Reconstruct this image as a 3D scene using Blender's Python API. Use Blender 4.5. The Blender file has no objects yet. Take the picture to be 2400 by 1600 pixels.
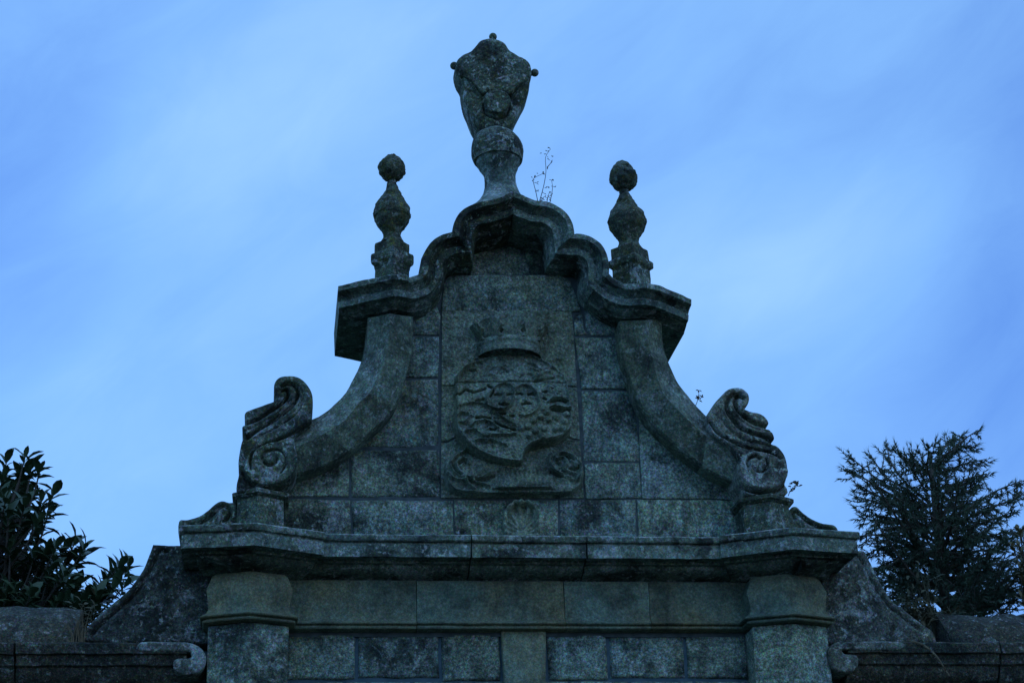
import bpy, bmesh, math, random
import numpy as np
from mathutils import Vector, Matrix, noise as mnoise

# ------------------------------------------------------------------ camera
scn = bpy.context.scene
col = scn.collection
rnd = random.Random(7)
FPX, YAW, PIT, ROL = 4200.0, math.radians(8.158), math.radians(23.081), math.radians(-1.919)
CAM = np.array([-1.7806, -12.4882, 1.6])
_f = np.array([math.sin(YAW)*math.cos(PIT), math.cos(YAW)*math.cos(PIT), math.sin(PIT)])
_r0 = np.array([math.cos(YAW), -math.sin(YAW), 0.0])
_u0 = np.cross(_r0, _f)
_r = _r0*math.cos(ROL) + _u0*math.sin(ROL)
_u = -_r0*math.sin(ROL) + _u0*math.cos(ROL)
cd = bpy.data.cameras.new('camera')
cd.sensor_width = 36.0; cd.lens = FPX*36/2400; cd.clip_end = 2000
cam = bpy.data.objects.new('camera', cd); col.objects.link(cam)
M = Matrix.Identity(4)
for i in range(3):
    M[i][0] = _r[i]; M[i][1] = _u[i]; M[i][2] = -_f[i]; M[i][3] = CAM[i]
cam.matrix_world = M
scn.camera = cam

def D(px, py):
    d = _f*FPX + _r*(px-1200) - _u*(py-800)
    return d/np.linalg.norm(d)

def U(px, py, Y):
    """the point where a photo pixel (2400 x 1600) meets the upright plane y = Y"""
    d = D(px, py)
    return CAM + d*((Y-CAM[1])/d[1])

def S(px, py, Y):
    return float(np.linalg.norm(U(px+1, py, Y)-U(px, py, Y)))

# ------------------------------------------------------------------ sky, sun, exposure
SUN_EL, SUN_AZ = math.radians(52), math.radians(150)
w = bpy.data.worlds.new('World'); scn.world = w; w.use_nodes = True
nt = w.node_tree; N = nt.nodes; L = nt.links
N.clear()
out = N.new('ShaderNodeOutputWorld'); bg = N.new('ShaderNodeBackground')
sky = N.new('ShaderNodeTexSky'); sky.sky_type = 'NISHITA'; sky.sun_disc = False
sky.sun_elevation = math.radians(4); sky.sun_rotation = SUN_AZ
sky.air_density = 1.0; sky.dust_density = 0.6; sky.ozone_density = 4.0
tc = N.new('ShaderNodeTexCoord')
def vdot(vec, v):
    n = N.new('ShaderNodeVectorMath'); n.operation = 'DOT_PRODUCT'
    L.new(vec, n.inputs[0]); n.inputs[1].default_value = tuple(v); return n.outputs['Value']
def mth(op, a, b=None):
    n = N.new('ShaderNodeMath'); n.operation = op
    for i, q in enumerate((a, b)):
        if q is None: continue
        if isinstance(q, (int, float)): n.inputs[i].default_value = q
        else: L.new(q, n.inputs[i])
    return n.outputs[0]
dirv = tc.outputs['Generated']
th = math.radians(38)
Bv = _r*math.cos(th) + _u*math.sin(th); Nv = -_r*math.sin(th) + _u*math.cos(th)
cmb = N.new('ShaderNodeCombineXYZ')
L.new(mth('MULTIPLY', vdot(dirv, Bv), 2.6), cmb.inputs[0])
L.new(mth('MULTIPLY', vdot(dirv, Nv), 6.0), cmb.inputs[1])
L.new(mth('MULTIPLY', vdot(dirv, _f), 3.0), cmb.inputs[2])
nz = N.new('ShaderNodeTexNoise'); nz.inputs['Scale'].default_value = 1.0
nz.inputs['Detail'].default_value = 4.0; nz.inputs['Roughness'].default_value = 0.45
L.new(cmb.outputs[0], nz.inputs['Vector'])
nz2 = N.new('ShaderNodeTexNoise'); nz2.inputs['Scale'].default_value = 4.2; nz2.inputs['Detail'].default_value = 7.0
nz2.inputs['Roughness'].default_value = 0.58; nz2.inputs['Distortion'].default_value = 0.6
L.new(cmb.outputs[0], nz2.inputs['Vector'])
veil = mth('ADD', mth('MULTIPLY', mth('SUBTRACT', nz.outputs['Fac'], 0.5), 1.0), mth('MULTIPLY', mth('SUBTRACT', nz2.outputs['Fac'], 0.5), 0.75))
# long soft cloud streaks, plus lens vignetting painted into the sky as dark edge patches: (px, py, angle, half length, half width, brightness)
STREAKS_VIGNETTE = [(560, 300, 38, .105, .042, .55), (1000, 130, 30, .08, .05, .25), (1800, 640, 14, .11, .033, .55),
           (420, 1050, 30, .10, .05, .22), (230, 180, 40, .09, .03, -.25), (1900, 260, 20, .12, .045, -.12),
           (180, 620, 40, .06, .03, -.22), (2400, 950, 70, .12, .06, -.55), (2420, 300, 80, .12, .05, -.40), (-40, 480, 70, .12, .05, -.45), (1200, 900, 10, .2, .08, .12), (1080, 620, 30, .05, .03, -.1)]
tot = veil
for (px, py, ang, hl, hw, br) in STREAKS_VIGNETTE:
    c = D(px, py); a = math.radians(ang)
    B2 = _r*math.cos(a) + _u*math.sin(a); N2 = -_r*math.sin(a) + _u*math.cos(a)
    s_ = mth('DIVIDE', mth('SUBTRACT', vdot(dirv, B2), float(c@B2)), hl)
    t_ = mth('DIVIDE', mth('SUBTRACT', vdot(dirv, N2), float(c@N2)), hw)
    q = mth('ADD', mth('MULTIPLY', s_, s_), mth('MULTIPLY', t_, t_))
    ahead = mth('GREATER_THAN', vdot(dirv, _f), 0.0)
    g = mth('MULTIPLY', mth('POWER', 2.718, mth('MULTIPLY', q, -0.7)), br)
    tot = mth('ADD', tot, mth('MULTIPLY', g, ahead))
fac = mth('ADD', mth('MULTIPLY', tot, 0.52), 0.47)
ramp = N.new('ShaderNodeValToRGB')
e = ramp.color_ramp.elements
e[0].position = 0.0; e[0].color = (0.110, 0.260, 0.690, 1)
e[1].position = 1.0; e[1].color = (0.400, 0.675, 1.000, 1)
m_ = ramp.color_ramp.elements.new(0.5); m_.color = (0.238, 0.488, 0.890, 1)
L.new(fac, ramp.inputs[0])
mx = N.new('ShaderNodeMix'); mx.data_type = 'RGBA'; mx.inputs[0].default_value = 0.93
skm = N.new('ShaderNodeMix'); skm.data_type = 'RGBA'; skm.blend_type = 'MULTIPLY'; skm.inputs[0].default_value = 1.0
L.new(sky.outputs[0], skm.inputs[6]); skm.inputs[7].default_value = (1.1, 1.3, 2.0, 1)
L.new(skm.outputs[2], mx.inputs[6]); L.new(ramp.outputs[0], mx.inputs[7])
L.new(mx.outputs[2], bg.inputs[0]); bg.inputs[1].default_value = 1.0
L.new(bg.outputs[0], out.inputs[0])

sd = bpy.data.lights.new('sun', 'SUN'); sd.energy = 0.12; sd.angle = math.radians(60); sd.color = (1.0, .95, .88)
sun = bpy.data.objects.new('sun', sd); col.objects.link(sun)
sv = Vector((math.sin(SUN_AZ)*math.cos(SUN_EL), math.cos(SUN_AZ)*math.cos(SUN_EL), math.sin(SUN_EL)))
sun.rotation_euler = sv.to_track_quat('Z', 'Y').to_euler(); sun.location = (4, -10, 14)
vs = scn.view_settings
vs.view_transform = 'Standard'; vs.look = 'None'; vs.exposure = 0.0; vs.gamma = 1.0; vs.use_curve_mapping = False

# ------------------------------------------------------------------ materials
def stone(name, base, crust=.45, speck=.5, lichen=.25, moss=.0, warm=None, bump=.5, streak=.3, topl=.0, rough=0.9):
    m = bpy.data.materials.new(name); m.use_nodes = True
    t = m.node_tree; N = t.nodes; L = t.links
    b = N['Principled BSDF']; b.inputs['Roughness'].default_value = rough
    b.inputs['Specular IOR Level'].default_value = 0.25
    co = N.new('ShaderNodeTexCoord'); oi = N.new('ShaderNodeObjectInfo')
    ad = N.new('ShaderNodeVectorMath'); ad.operation = 'ADD'
    sc = N.new('ShaderNodeVectorMath'); sc.operation = 'SCALE'; sc.inputs[0].default_value = (7, 13, 5)
    L.new(oi.outputs['Random'], sc.inputs['Scale']); L.new(co.outputs['Object'], ad.inputs[0]); L.new(sc.outputs[0], ad.inputs[1])
    V = ad.outputs[0]
    def noi(scale, det=4, ro=.55, vec=None, dist=0):
        n = N.new('ShaderNodeTexNoise'); n.inputs['Scale'].default_value = scale
        n.inputs['Detail'].default_value = det; n.inputs['Roughness'].default_value = ro
        n.inputs['Distortion'].default_value = dist
        L.new(vec or V, n.inputs['Vector']); return n.outputs['Fac']
    def rmp(f, a, b_, lo=0., hi=1.):
        n = N.new('ShaderNodeMapRange'); L.new(f, n.inputs[0]); n.interpolation_type = 'SMOOTHSTEP'
        n.inputs[1].default_value = a; n.inputs[2].default_value = b_; n.inputs[3].default_value = lo; n.inputs[4].default_value = hi
        return n.outputs[0]
    def mix(f, a, c, mode='MIX'):
        n = N.new('ShaderNodeMix'); n.data_type = 'RGBA'; n.blend_type = mode
        if isinstance(f, (int, float)): n.inputs[0].default_value = f
        else: L.new(f, n.inputs[0])
        for k, q in ((6, a), (7, c)):
            if isinstance(q, tuple): n.inputs[k].default_value = (*q, 1)
            else: L.new(q, n.inputs[k])
        return n.outputs[2]
    def mul(a, b_):
        n = N.new('ShaderNodeMath'); n.operation = 'MULTIPLY'
        for i, q in enumerate((a, b_)):
            if isinstance(q, (int, float)): n.inputs[i].default_value = q
            else: L.new(q, n.inputs[i])
        return n.outputs[0]
    c = mix(rmp(noi(1.7, 5), .35, .68), tuple(base), tuple(warm or [base[0]*1.15, base[1]*1.02, base[2]*.85]))
    # per stone tone
    tone = N.new('ShaderNodeMapRange'); L.new(oi.outputs['Random'], tone.inputs[0]); tone.inputs[3].default_value = .82; tone.inputs[4].default_value = 1.18
    hv = N.new('ShaderNodeVectorMath'); hv.operation = 'SCALE'; L.new(c, hv.inputs[0]); L.new(tone.outputs[0], hv.inputs['Scale'])
    c = hv.outputs[0]
    # dark weathering crust
    c = mix(mul(rmp(noi(3.1, 8, .62), .47, .66), crust), c, (.022, .032, .027))
    if streak > 0:
        mp = N.new('ShaderNodeMapping'); mp.inputs['Scale'].default_value = (9, 9, 1.1); L.new(V, mp.inputs[0])
        c = mix(mul(rmp(noi(1.0, 5, .6, mp.outputs[0]), .52, .72), streak), c, (.045, .048, .038))
    ge = N.new('ShaderNodeNewGeometry'); sx = N.new('ShaderNodeSeparateXYZ'); L.new(ge.outputs['Normal'], sx.inputs[0])
    up = rmp(sx.outputs[2], -.1, .75)
    if lichen > 0:
        c = mix(mul(rmp(noi(7.5, 9, .68, dist=.4), .61-lichen*.10, .655-lichen*.08), lichen), c, (.36, .42, .39))
        c = mix(mul(rmp(noi(23, 6, .65), .62-lichen*.06, .67-lichen*.06), lichen*.8), c, (.40, .47, .43))
    if lichen > .3:
        c = mix(mul(rmp(noi(3.4, 9, .62, dist=.8), .585, .615), min(.85, lichen*1.2)), c, (.30, .37, .35))
        c = mix(mul(rmp(noi(2.3, 8, .66, dist=1.0), .56, .64), min(.9, crust)*(.5 if lichen < .4 else 1)), c, (.020, .028, .024))
    if topl > 0:
        c = mix(mul(mul(rmp(noi(6, 7, .65), .42, .56), up), topl), c, (.35, .42, .39))
    if moss > 0:
        c = mix(mul(rmp(noi(8.5, 8, .66), .50, .60), moss), c, (.060, .072, .022))
        c = mix(mul(rmp(noi(17, 6, .66), .58, .64), moss*.8), c, (.19, .185, .045))
    # granite speckle, two sizes
    g1 = noi(46, 5, .72); g2 = noi(130, 3, .7); g0 = noi(11, 5, .62)
    c = mix(1.0, c, mix(rmp(g1, .38, .64), (1-speck*.85,)*3, (1+speck*.75,)*3), 'MULTIPLY')
    c = mix(1.0, c, mix(rmp(g0, .36, .66), (1-speck*.55,)*3, (1+speck*.5,)*3), 'MULTIPLY')
    c = mix(1.0, c, mix(rmp(g2, .38, .64), (1-speck*.6,)*3, (1+speck*.6,)*3), 'MULTIPLY')
    # coloured grains: feldspar, mica, algae
    cn = N.new('ShaderNodeTexNoise'); cn.inputs['Scale'].default_value = 78; cn.inputs['Detail'].default_value = 3; cn.inputs['Roughness'].default_value = .75
    L.new(V, cn.inputs['Vector'])
    cv = N.new('ShaderNodeVectorMath'); cv.operation = 'MULTIPLY_ADD'; L.new(cn.outputs['Color'], cv.inputs[0])
    k_ = 3.2*min(1, speck*1.6); cv.inputs[1].default_value = (k_*1.1, k_*.8, k_); cv.inputs[2].default_value = (1-k_*.55, 1-k_*.4, 1-k_*.5)
    cl = N.new('ShaderNodeVectorMath'); cl.operation = 'MAXIMUM'; L.new(cv.outputs[0], cl.inputs[0]); cl.inputs[1].default_value = (.15, .15, .15)
    c = mix(1.0, c, cl.outputs[0], 'MULTIPLY')
    L.new(c, b.inputs['Base Color'])
    bp = N.new('ShaderNodeBump'); bp.inputs['Strength'].default_value = bump; bp.inputs['Distance'].default_value = .012
    h = N.new('ShaderNodeMath'); h.operation = 'ADD'; L.new(g1, h.inputs[0]); L.new(mul(g2, .45), h.inputs[1])
    h2 = N.new('ShaderNodeMath'); h2.operation = 'ADD'; L.new(h.outputs[0], h2.inputs[0]); L.new(mul(noi(9, 5, .6), 1.3), h2.inputs[1])
    L.new(h2.outputs[0], bp.inputs['Height']); L.new(bp.outputs[0], b.inputs['Normal'])
    return m

def plain(name, c1, c2, scale, rough=.8, bump=0.0, trans=0.0):
    m = bpy.data.materials.new(name); m.use_nodes = True
    t = m.node_tree; N = t.nodes; L = t.links
    b = N['Principled BSDF']; b.inputs['Roughness'].default_value = rough
    b.inputs['Specular IOR Level'].default_value = 0.3
    co = N.new('ShaderNodeTexCoord'); n = N.new('ShaderNodeTexNoise'); n.inputs['Scale'].default_value = scale; n.inputs['Detail'].default_value = 6
    L.new(co.outputs['Object'], n.inputs['Vector'])
    r = N.new('ShaderNodeValToRGB'); r.color_ramp.elements[0].color = (*c1, 1); r.color_ramp.elements[1].color = (*c2, 1)
    r.color_ramp.elements[0].position = .35; r.color_ramp.elements[1].position = .68
    L.new(n.outputs['Fac'], r.inputs[0]); L.new(r.outputs[0], b.inputs['Base Color'])
    if bump:
        bp = N.new('ShaderNodeBump'); bp.inputs['Strength'].default_value = bump; bp.inputs['Distance'].default_value = .02
        L.new(n.outputs['Fac'], bp.inputs['Height']); L.new(bp.outputs[0], b.inputs['Normal'])
    if trans:
        b.inputs['Transmission Weight'].default_value = 0
    return m

ST_WALL = stone('granite_wall', (.185, .268, .228), crust=.9, speck=.58, lichen=.36, streak=.6, warm=(.205, .262, .175))
ST_ARMS = stone('granite_carved', (.178, .245, .195), crust=.6, speck=.45, lichen=.29, streak=.3, warm=(.195, .240, .155))
ST_SMOOTH = stone('granite_dressed', (.135, .200, .150), crust=.55, speck=.34, lichen=.08, warm=(.195, .195, .105), bump=.3, streak=.2)
ST_RAMP = stone('granite_ramp', (.132, .190, .145), crust=.75, speck=.45, lichen=.35, topl=.5, moss=.12, bump=.4)
ST_CORN = stone('granite_cornice', (.125, .185, .155), crust=.95, speck=.45, lichen=.55, topl=.8, moss=.12, bump=.5)
ST_DARK = stone('granite_weathered', (.085, .125, .095), crust=1.0, speck=.55, lichen=.6, moss=.4, bump=.6, topl=.25)
ST_MOSS = stone('granite_mossy', (.080, .108, .078), crust=.8, speck=.5, lichen=.3, moss=.75, bump=.8, topl=.2)
ST_PALE = stone('granite_lichened', (.140, .175, .148), crust=1.0, speck=.5, lichen=.6, moss=.1, bump=.5, topl=.4)
ST_WING = stone('granite_wing', (.085, .105, .090), crust=1.0, speck=.55, lichen=.5, moss=.1, bump=.6, topl=.2)
ST_ROUGH = stone('granite_rough', (.060, .068, .056), crust=1.0, speck=.6, lichen=.3, moss=.15, bump=.9)
MORTAR = plain('mortar', (.045, .062, .062), (.085, .115, .118), 14, .95, .4)
MORTAR_L = plain('lime_mortar', (.045, .090, .110), (.080, .130, .155), 14, .95, .4)
SOIL = plain('packed_earth', (.035, .032, .024), (.075, .066, .048), 1.3, .95, .5)
GRASSM = plain('meadow', (.025, .035, .012), (.055, .062, .026), .6, .95, .5)
LEAF = plain('magnolia_leaf', (.036, .068, .034), (.064, .100, .046), 3, .38)
LEAF_B = plain('laurel_leaf', (.060, .066, .022), (.13, .10, .04), 3, .55)
NEEDLE = plain('cedar_needles', (.030, .062, .036), (.060, .100, .055), 1.2, .7)
BARK = plain('bark', (.045, .038, .030), (.10, .088, .070), 9, .95, .8)
DRY = plain('dry_stalk', (.09, .075, .045), (.17, .145, .085), 9, .9)
DRYD = plain('dark_dry_stalk', (.035, .034, .024), (.07, .062, .04), 9, .9)
WOOD = plain('old_planks', (.05, .040, .028), (.10, .08, .055), 5, .8, .5)
IRON = plain('iron', (.02, .02, .02), (.05, .04, .035), 8, .6)

# ------------------------------------------------------------------ object helpers
def empty(name, loc, label, cat, group=None):
    o = bpy.data.objects.new(name, None); col.objects.link(o); o.location = loc; o.empty_display_size = .2
    o['label'] = label; o['category'] = cat
    if group: o['group'] = group
    return o

def link(name, me, mat, parent=None, smooth=35):
    if mat is not None and not me.materials: me.materials.append(mat)
    if smooth is not None and len(me.polygons):
        me.polygons.foreach_set('use_smooth', [True]*len(me.polygons))
        me.set_sharp_from_angle(angle=math.radians(smooth))
    o = bpy.data.objects.new(name, me); col.objects.link(o)
    if parent is not None:
        o.parent = parent
        if parent.type == 'EMPTY': o.matrix_parent_inverse = Matrix.Translation(-Vector(parent.location))
    return o

def mesh(name, verts, faces, fix=True):
    me = bpy.data.meshes.new(name)
    me.from_pydata([tuple(v) for v in verts], [], [tuple(f) for f in faces])
    if fix:
        bm = bmesh.new(); bm.from_mesh(me)
        bmesh.ops.recalc_face_normals(bm, faces=bm.faces); bm.to_mesh(me); bm.free()
    me.update(); return me

def tag(o, label, cat, group=None):
    o['label'] = label; o['category'] = cat
    if group: o['group'] = group
    return o

def jit(p, amp, sc=6.0, seed=0.0):
    v = mnoise.noise_vector(Vector((p[0]*sc+seed, p[1]*sc, p[2]*sc)))
    v2 = mnoise.noise_vector(Vector((p[0]*sc*3.7+seed, p[1]*sc*3.7, p[2]*sc*3.7)))
    return (p[0]+amp*(v[0]+.5*v2[0]), p[1]+amp*(v[1]+.5*v2[1]), p[2]+amp*(v[2]+.5*v2[2]))

def crom(pts, n=6, closed=False):
    P = [np.array(p, float) for p in pts]; o = []
    m = len(P)
    for i in range(m if closed else m-1):
        p0 = P[(i-1) % m] if closed or i > 0 else P[0]*2-P[1]
        p1 = P[i]; p2 = P[(i+1) % m]
        p3 = P[(i+2) % m] if closed or i+2 < m else p2*2-p1
        for k in range(n):
            t = k/n
            o.append(.5*((2*p1)+(-p0+p2)*t+(2*p0-5*p1+4*p2-p3)*t*t+(-p0+3*p1-3*p2+p3)*t**3))
    if not closed: o.append(P[-1])
    return o

def sweep(name, stations, profile, mat, parent, closed_prof=True, noise_amp=.004, smooth=35, seed=0.0):
    """stations: (P, A, B) triples; a profile point (a, b) lands on P + a*A + b*B"""
    V = []; F = []; n = len(profile)
    for (P, A, B) in stations:
        for (a, b) in profile:
            p = P + a*A + b*B
            V.append(jit(p, noise_amp, 7, seed))
    m = len(stations)
    for i in range(m-1):
        for j in range(n if closed_prof else n-1):
            j2 = (j+1) % n
            F.append((i*n+j, i*n+j2, (i+1)*n+j2, (i+1)*n+j))
    if closed_prof:
        F.append(tuple(range(n))[::-1]); F.append(tuple((m-1)*n+j for j in range(n)))
    return link(name, mesh(name, V, F), mat, parent, smooth)

def block(name, poly, Y, depth, mat, parent, bev=.014, gap=.006, px=True, amp=.004, seed=0., lean=0.0):
    """an ashlar: traced outline on the plane y = Y, worn front arrises, real depth"""
    P = np.array([U(a, b, Y) for a, b in poly]) if px else np.array([(a, Y, b) for a, b in poly])
    xz = P[:, [0, 2]]
    # densify
    q = []
    for i in range(len(xz)):
        a = xz[i]; b = xz[(i+1) % len(xz)]; k = max(1, int(np.linalg.norm(b-a)/.12))
        for t in range(k): q.append(a+(b-a)*t/k)
    q = np.array(q); n = len(q)
    area = sum(q[i][0]*q[(i+1) % n][1]-q[(i+1) % n][0]*q[i][1] for i in range(n))
    if area < 0: q = q[::-1]
    def inset(d):
        o = []
        for i in range(n):
            a = q[i]-q[i-1]; b = q[(i+1) % n]-q[i]
            na = np.array([-a[1], a[0]])/max(1e-6, np.linalg.norm(a)); nb = np.array([-b[1], b[0]])/max(1e-6, np.linalg.norm(b))
            h = na+nb; h = h/max(.35, h@h/2)/1.0
            o.append(q[i]+h*d)
        return np.array(o)
    rings = [(inset(gap), depth), (inset(gap), bev*1.1), (inset(gap+bev*.35), bev*.3), (inset(gap+bev), 0)]
    V = []; F = []
    for k, (r, dy) in enumerate(rings):
        for x, z in r:
            a = amp if k else 0
            nn = mnoise.noise(Vector((x*5+seed, Y*3, z*5))); n2 = mnoise.noise(Vector((x*5+9.1+seed, Y*3, z*5)))
            V.append((x+nn*a*1.2, Y+dy+(n2*a if k else 0)+lean*(z-q[:, 1].min()), z+n2*a*1.2))
    for k in range(3):
        for i in range(n):
            F.append((k*n+i, k*n+(i+1) % n, (k+1)*n+(i+1) % n, (k+1)*n+i))
    F.append(tuple(3*n+i for i in range(n))); F.append(tuple(range(n))[::-1])
    return link(name, mesh(name, V, F), mat, parent, 50)

def seg_dist(pts, line):
    d = np.full(len(pts), 1e9)
    for a, b in zip(line[:-1], line[1:]):
        ab = b-a; t = np.clip(((pts-a)@ab)/max(1e-12, ab@ab), 0, 1)
        d = np.minimum(d, np.hypot(*(pts-(a+t[:, None]*ab)).T))
    return d

def inside(pts, poly):
    c = np.zeros(len(pts), bool); x, y = pts.T; n = len(poly)
    for i in range(n):
        x1, y1 = poly[i]; x2, y2 = poly[(i+1) % n]
        if y1 == y2: continue
        k = ((y1 > y) != (y2 > y)) & (x < (x2-x1)*(y-y1)/(y2-y1)+x1)
        c ^= k
    return c

def fbm(x, z, sc, seed=0):
    r = np.random.RandomState(int(seed*10)+3); o = np.zeros_like(x)
    for k in range(14):
        a = r.uniform(0, 6.28); f = sc*r.uniform(.5, 2.2)
        o += np.sin((x*math.cos(a)+z*math.sin(a))*f*6.28+r.uniform(0, 6.28))/math.sqrt(f/sc)
    return o/5

def plate(name, outline, Y, back, mat, parent, res=.010, edge=.02, lines=(), discs=(), steps=(), inflate=0., infl_r=.2,
          smooth_outline=4, rough=.003, mirror=False, ctr=None, seed=0, ridge=None):
    """a carved slab: traced outline on y = Y with rounded arris, grooves (depth > 0) and rolls (depth < 0), extruded to y = back"""
    ol = crom(outline, smooth_outline, True) if smooth_outline else outline
    poly = np.array([U(a, b, Y)[[0, 2]] for a, b in ol])
    lo = poly.min(0); hi = poly.max(0)
    nx = int((hi[0]-lo[0])/res)+3; nzz = int((hi[1]-lo[1])/res)+3
    gx = lo[0]-res+np.arange(nx)*res; gz = lo[1]-res+np.arange(nzz)*res
    X, Z = np.meshgrid(gx, gz, indexing='ij'); pts = np.stack([X.ravel(), Z.ravel()], 1)
    cen = np.stack([(X[:-1, :-1]+res/2).ravel(), (Z[:-1, :-1]+res/2).ravel()], 1)
    ci = inside(cen, poly).reshape(nx-1, nzz-1)
    cnt = np.zeros((nx, nzz), int)
    for dx in (0, 1):
        for dz in (0, 1): cnt[dx:nx-1+dx, dz:nzz-1+dz] += ci
    used = cnt > 0; bnd = (used & (cnt < 4)).ravel()
    closed = np.vstack([poly, poly[:1]])
    # snap rim points to the outline
    bp = pts[bnd]; best = np.full(len(bp), 1e9); bq = bp.copy()
    for a, b in zip(closed[:-1], closed[1:]):
        ab = b-a; t = np.clip(((bp-a)@ab)/max(1e-12, ab@ab), 0, 1); pr = a+t[:, None]*ab
        dd = np.hypot(*(bp-pr).T); k = dd < best; best[k] = dd[k]; bq[k] = pr[k]
    pts[bnd] = bq
    d = seg_dist(pts, closed); d[bnd] = 0
    ui = used.ravel()
    dep = np.zeros(len(pts))                       # positive = deeper into the stone
    k = d < edge; dep[k] += edge-np.sqrt(np.maximum(0, edge**2-(edge-d[k])**2))
    if inflate:
        tt = np.clip(d/infl_r, 0, 1); dep -= inflate*np.sqrt(np.maximum(0, 1-(1-tt)**2))
    PX = lambda line: np.array([U(a, b, Y)[[0, 2]] for a, b in line])
    for (poly_s, off, soft) in steps:
        pp = PX(poly_s); ins = inside(pts, pp); dd = seg_dist(pts, np.vstack([pp, pp[:1]]))
        sd_ = np.where(ins, dd, -dd); dep += off*np.clip(sd_/soft+.5, 0, 1)
    for (line, wd, dp) in lines:
        pl = PX(crom(line, 5)); dd = seg_dist(pts, pl); dep += dp*np.exp(-(dd/wd)**2)
    for (cx, cy, r, dp) in discs:
        c = U(cx, cy, Y)[[0, 2]]; rr = r*S(cx, cy, Y); dd = np.hypot(*(pts-c).T)/rr
        dep += dp*np.sqrt(np.maximum(0, 1-dd**2))
    if ridge is not None:
        dep += ridge(pts)
    dep += rough*fbm(pts[:, 0], pts[:, 1], 6, seed) + rough*.5*fbm(pts[:, 0], pts[:, 1], 19, seed+1)
    idx = -np.ones(len(pts), int); idx[ui] = np.arange(ui.sum()); nu = int(ui.sum())
    Vf = np.stack([pts[ui, 0], Y+dep[ui], pts[ui, 1]], 1)
    if mirror: Vb = np.stack([pts[ui, 0], 2*back-(Y+dep[ui]), pts[ui, 1]], 1)
    else: Vb = np.stack([pts[ui, 0], np.full(nu, back), pts[ui, 1]], 1)
    I, J = np.nonzero(ci); g = lambda i, j: idx[i*nzz+j]
    A, B, C, E_ = g(I, J), g(I+1, J), g(I+1, J+1), g(I, J+1)
    F = [tuple(q) for q in np.stack([A, B, C, E_], 1)] + [tuple(q) for q in (np.stack([A, E_, C, B], 1)+nu)]
    pad = np.pad(ci, 1)
    for i, j, a, b, c_, e_ in zip(I, J, A, B, C, E_):
        if not pad[i+1, j]: F.append((b, a, a+nu, b+nu))
        if not pad[i+1, j+2]: F.append((e_, c_, c_+nu, e_+nu))
        if not pad[i, j+1]: F.append((a, e_, e_+nu, a+nu))
        if not pad[i+2, j+1]: F.append((c_, b, b+nu, c_+nu))
    me = mesh(name, np.vstack([Vf, Vb]), F, False)
    return link(name, me, mat, parent, 60)

def lathe(name, axis, prof, mat, parent, seg=40, amp=.0, rot=0., smooth=40, nsc=9., seed=0., extra=None):
    """prof: (radius, z) from bottom to top around the vertical axis (x, y)"""
    V = []; F = []
    for (r, z) in prof:
        for k in range(seg):
            a = rot+2*math.pi*k/seg; p = (axis[0]+r*math.cos(a), axis[1]+r*math.sin(a), z)
            V.append(jit(p, amp, nsc, seed) if amp else p)
    n = len(prof)
    for i in range(n-1):
        for k in range(seg):
            F.append((i*seg+k, i*seg+(k+1) % seg, (i+1)*seg+(k+1) % seg, (i+1)*seg+k))
    F.append(tuple(range(seg))[::-1]); F.append(tuple((n-1)*seg+k for k in range(seg)))
    return link(name, mesh(name, V, F), mat, parent, smooth)

def tube_geo(V, F, pts, r0, r1, seg=6):
    pts = [Vector(p) for p in pts]; n = len(pts); base = len(V)
    for i, p in enumerate(pts):
        t = (pts[min(i+1, n-1)]-pts[max(i-1, 0)]).normalized()
        a = t.cross(Vector((.31, .95, .1))).normalized(); b = t.cross(a)
        r = r0+(r1-r0)*i/max(1, n-1)
        for k in range(seg):
            an = 2*math.pi*k/seg; V.append(tuple(p+(a*math.cos(an)+b*math.sin(an))*r))
    for i in range(n-1):
        for k in range(seg):
            F.append((base+i*seg+k, base+i*seg+(k+1) % seg, base+(i+1)*seg+(k+1) % seg, base+(i+1)*seg+k))
    F.append(tuple(base+k for k in range(seg))[::-1]); F.append(tuple(base+(n-1)*seg+k for k in range(seg)))

def bar(name, x0, x1, y0, y1, z0, z1, mat, parent, b=.01):
    bm = bmesh.new(); bmesh.ops.create_cube(bm, size=1)
    for v in bm.verts: v.co = Vector(((x0+x1)/2+v.co.x*(x1-x0), (y0+y1)/2+v.co.y*(y1-y0), (z0+z1)/2+v.co.z*(z1-z0)))
    if b: bmesh.ops.bevel(bm, geom=list(bm.edges), offset=b, segments=2, affect='EDGES')
    me = bpy.data.meshes.new(name); bm.to_mesh(me); bm.free()
    return link(name, me, mat, parent, 40)

def q(ox, oy, s, pts): return [(ox+a/s, oy+b/s) for a, b in pts]

# ------------------------------------------------------------------ ground
g = bpy.data.meshes.new('ground')
gv = []; gf = []
for i in range(41):
    for j in range(41):
        x = -400+20*i; y = -400+20*j
        gv.append((x, y, -.05+.0*x))
for i in range(40):
    for j in range(40): gf.append((i*41+j, (i+1)*41+j, (i+1)*41+j+1, i*41+j+1))
g.from_pydata(gv, [], gf)
o = link('ground', g, GRASSM); o['kind'] = 'structure'
o = link('path', mesh('path', [(-9, -30, -.02), (9, -30, -.02), (9, -.3, -.02), (-9, -.3, -.02)], [(0, 1, 2, 3)]), SOIL); o['kind'] = 'structure'

# ------------------------------------------------------------------ the gateway
WB = .46                                   # back face of the wall
gate = empty('stone_gateway', (0, .2, -.02), 'baroque granite gateway with a scrolled pediment carrying a carved coat of arms', 'gateway')

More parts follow.
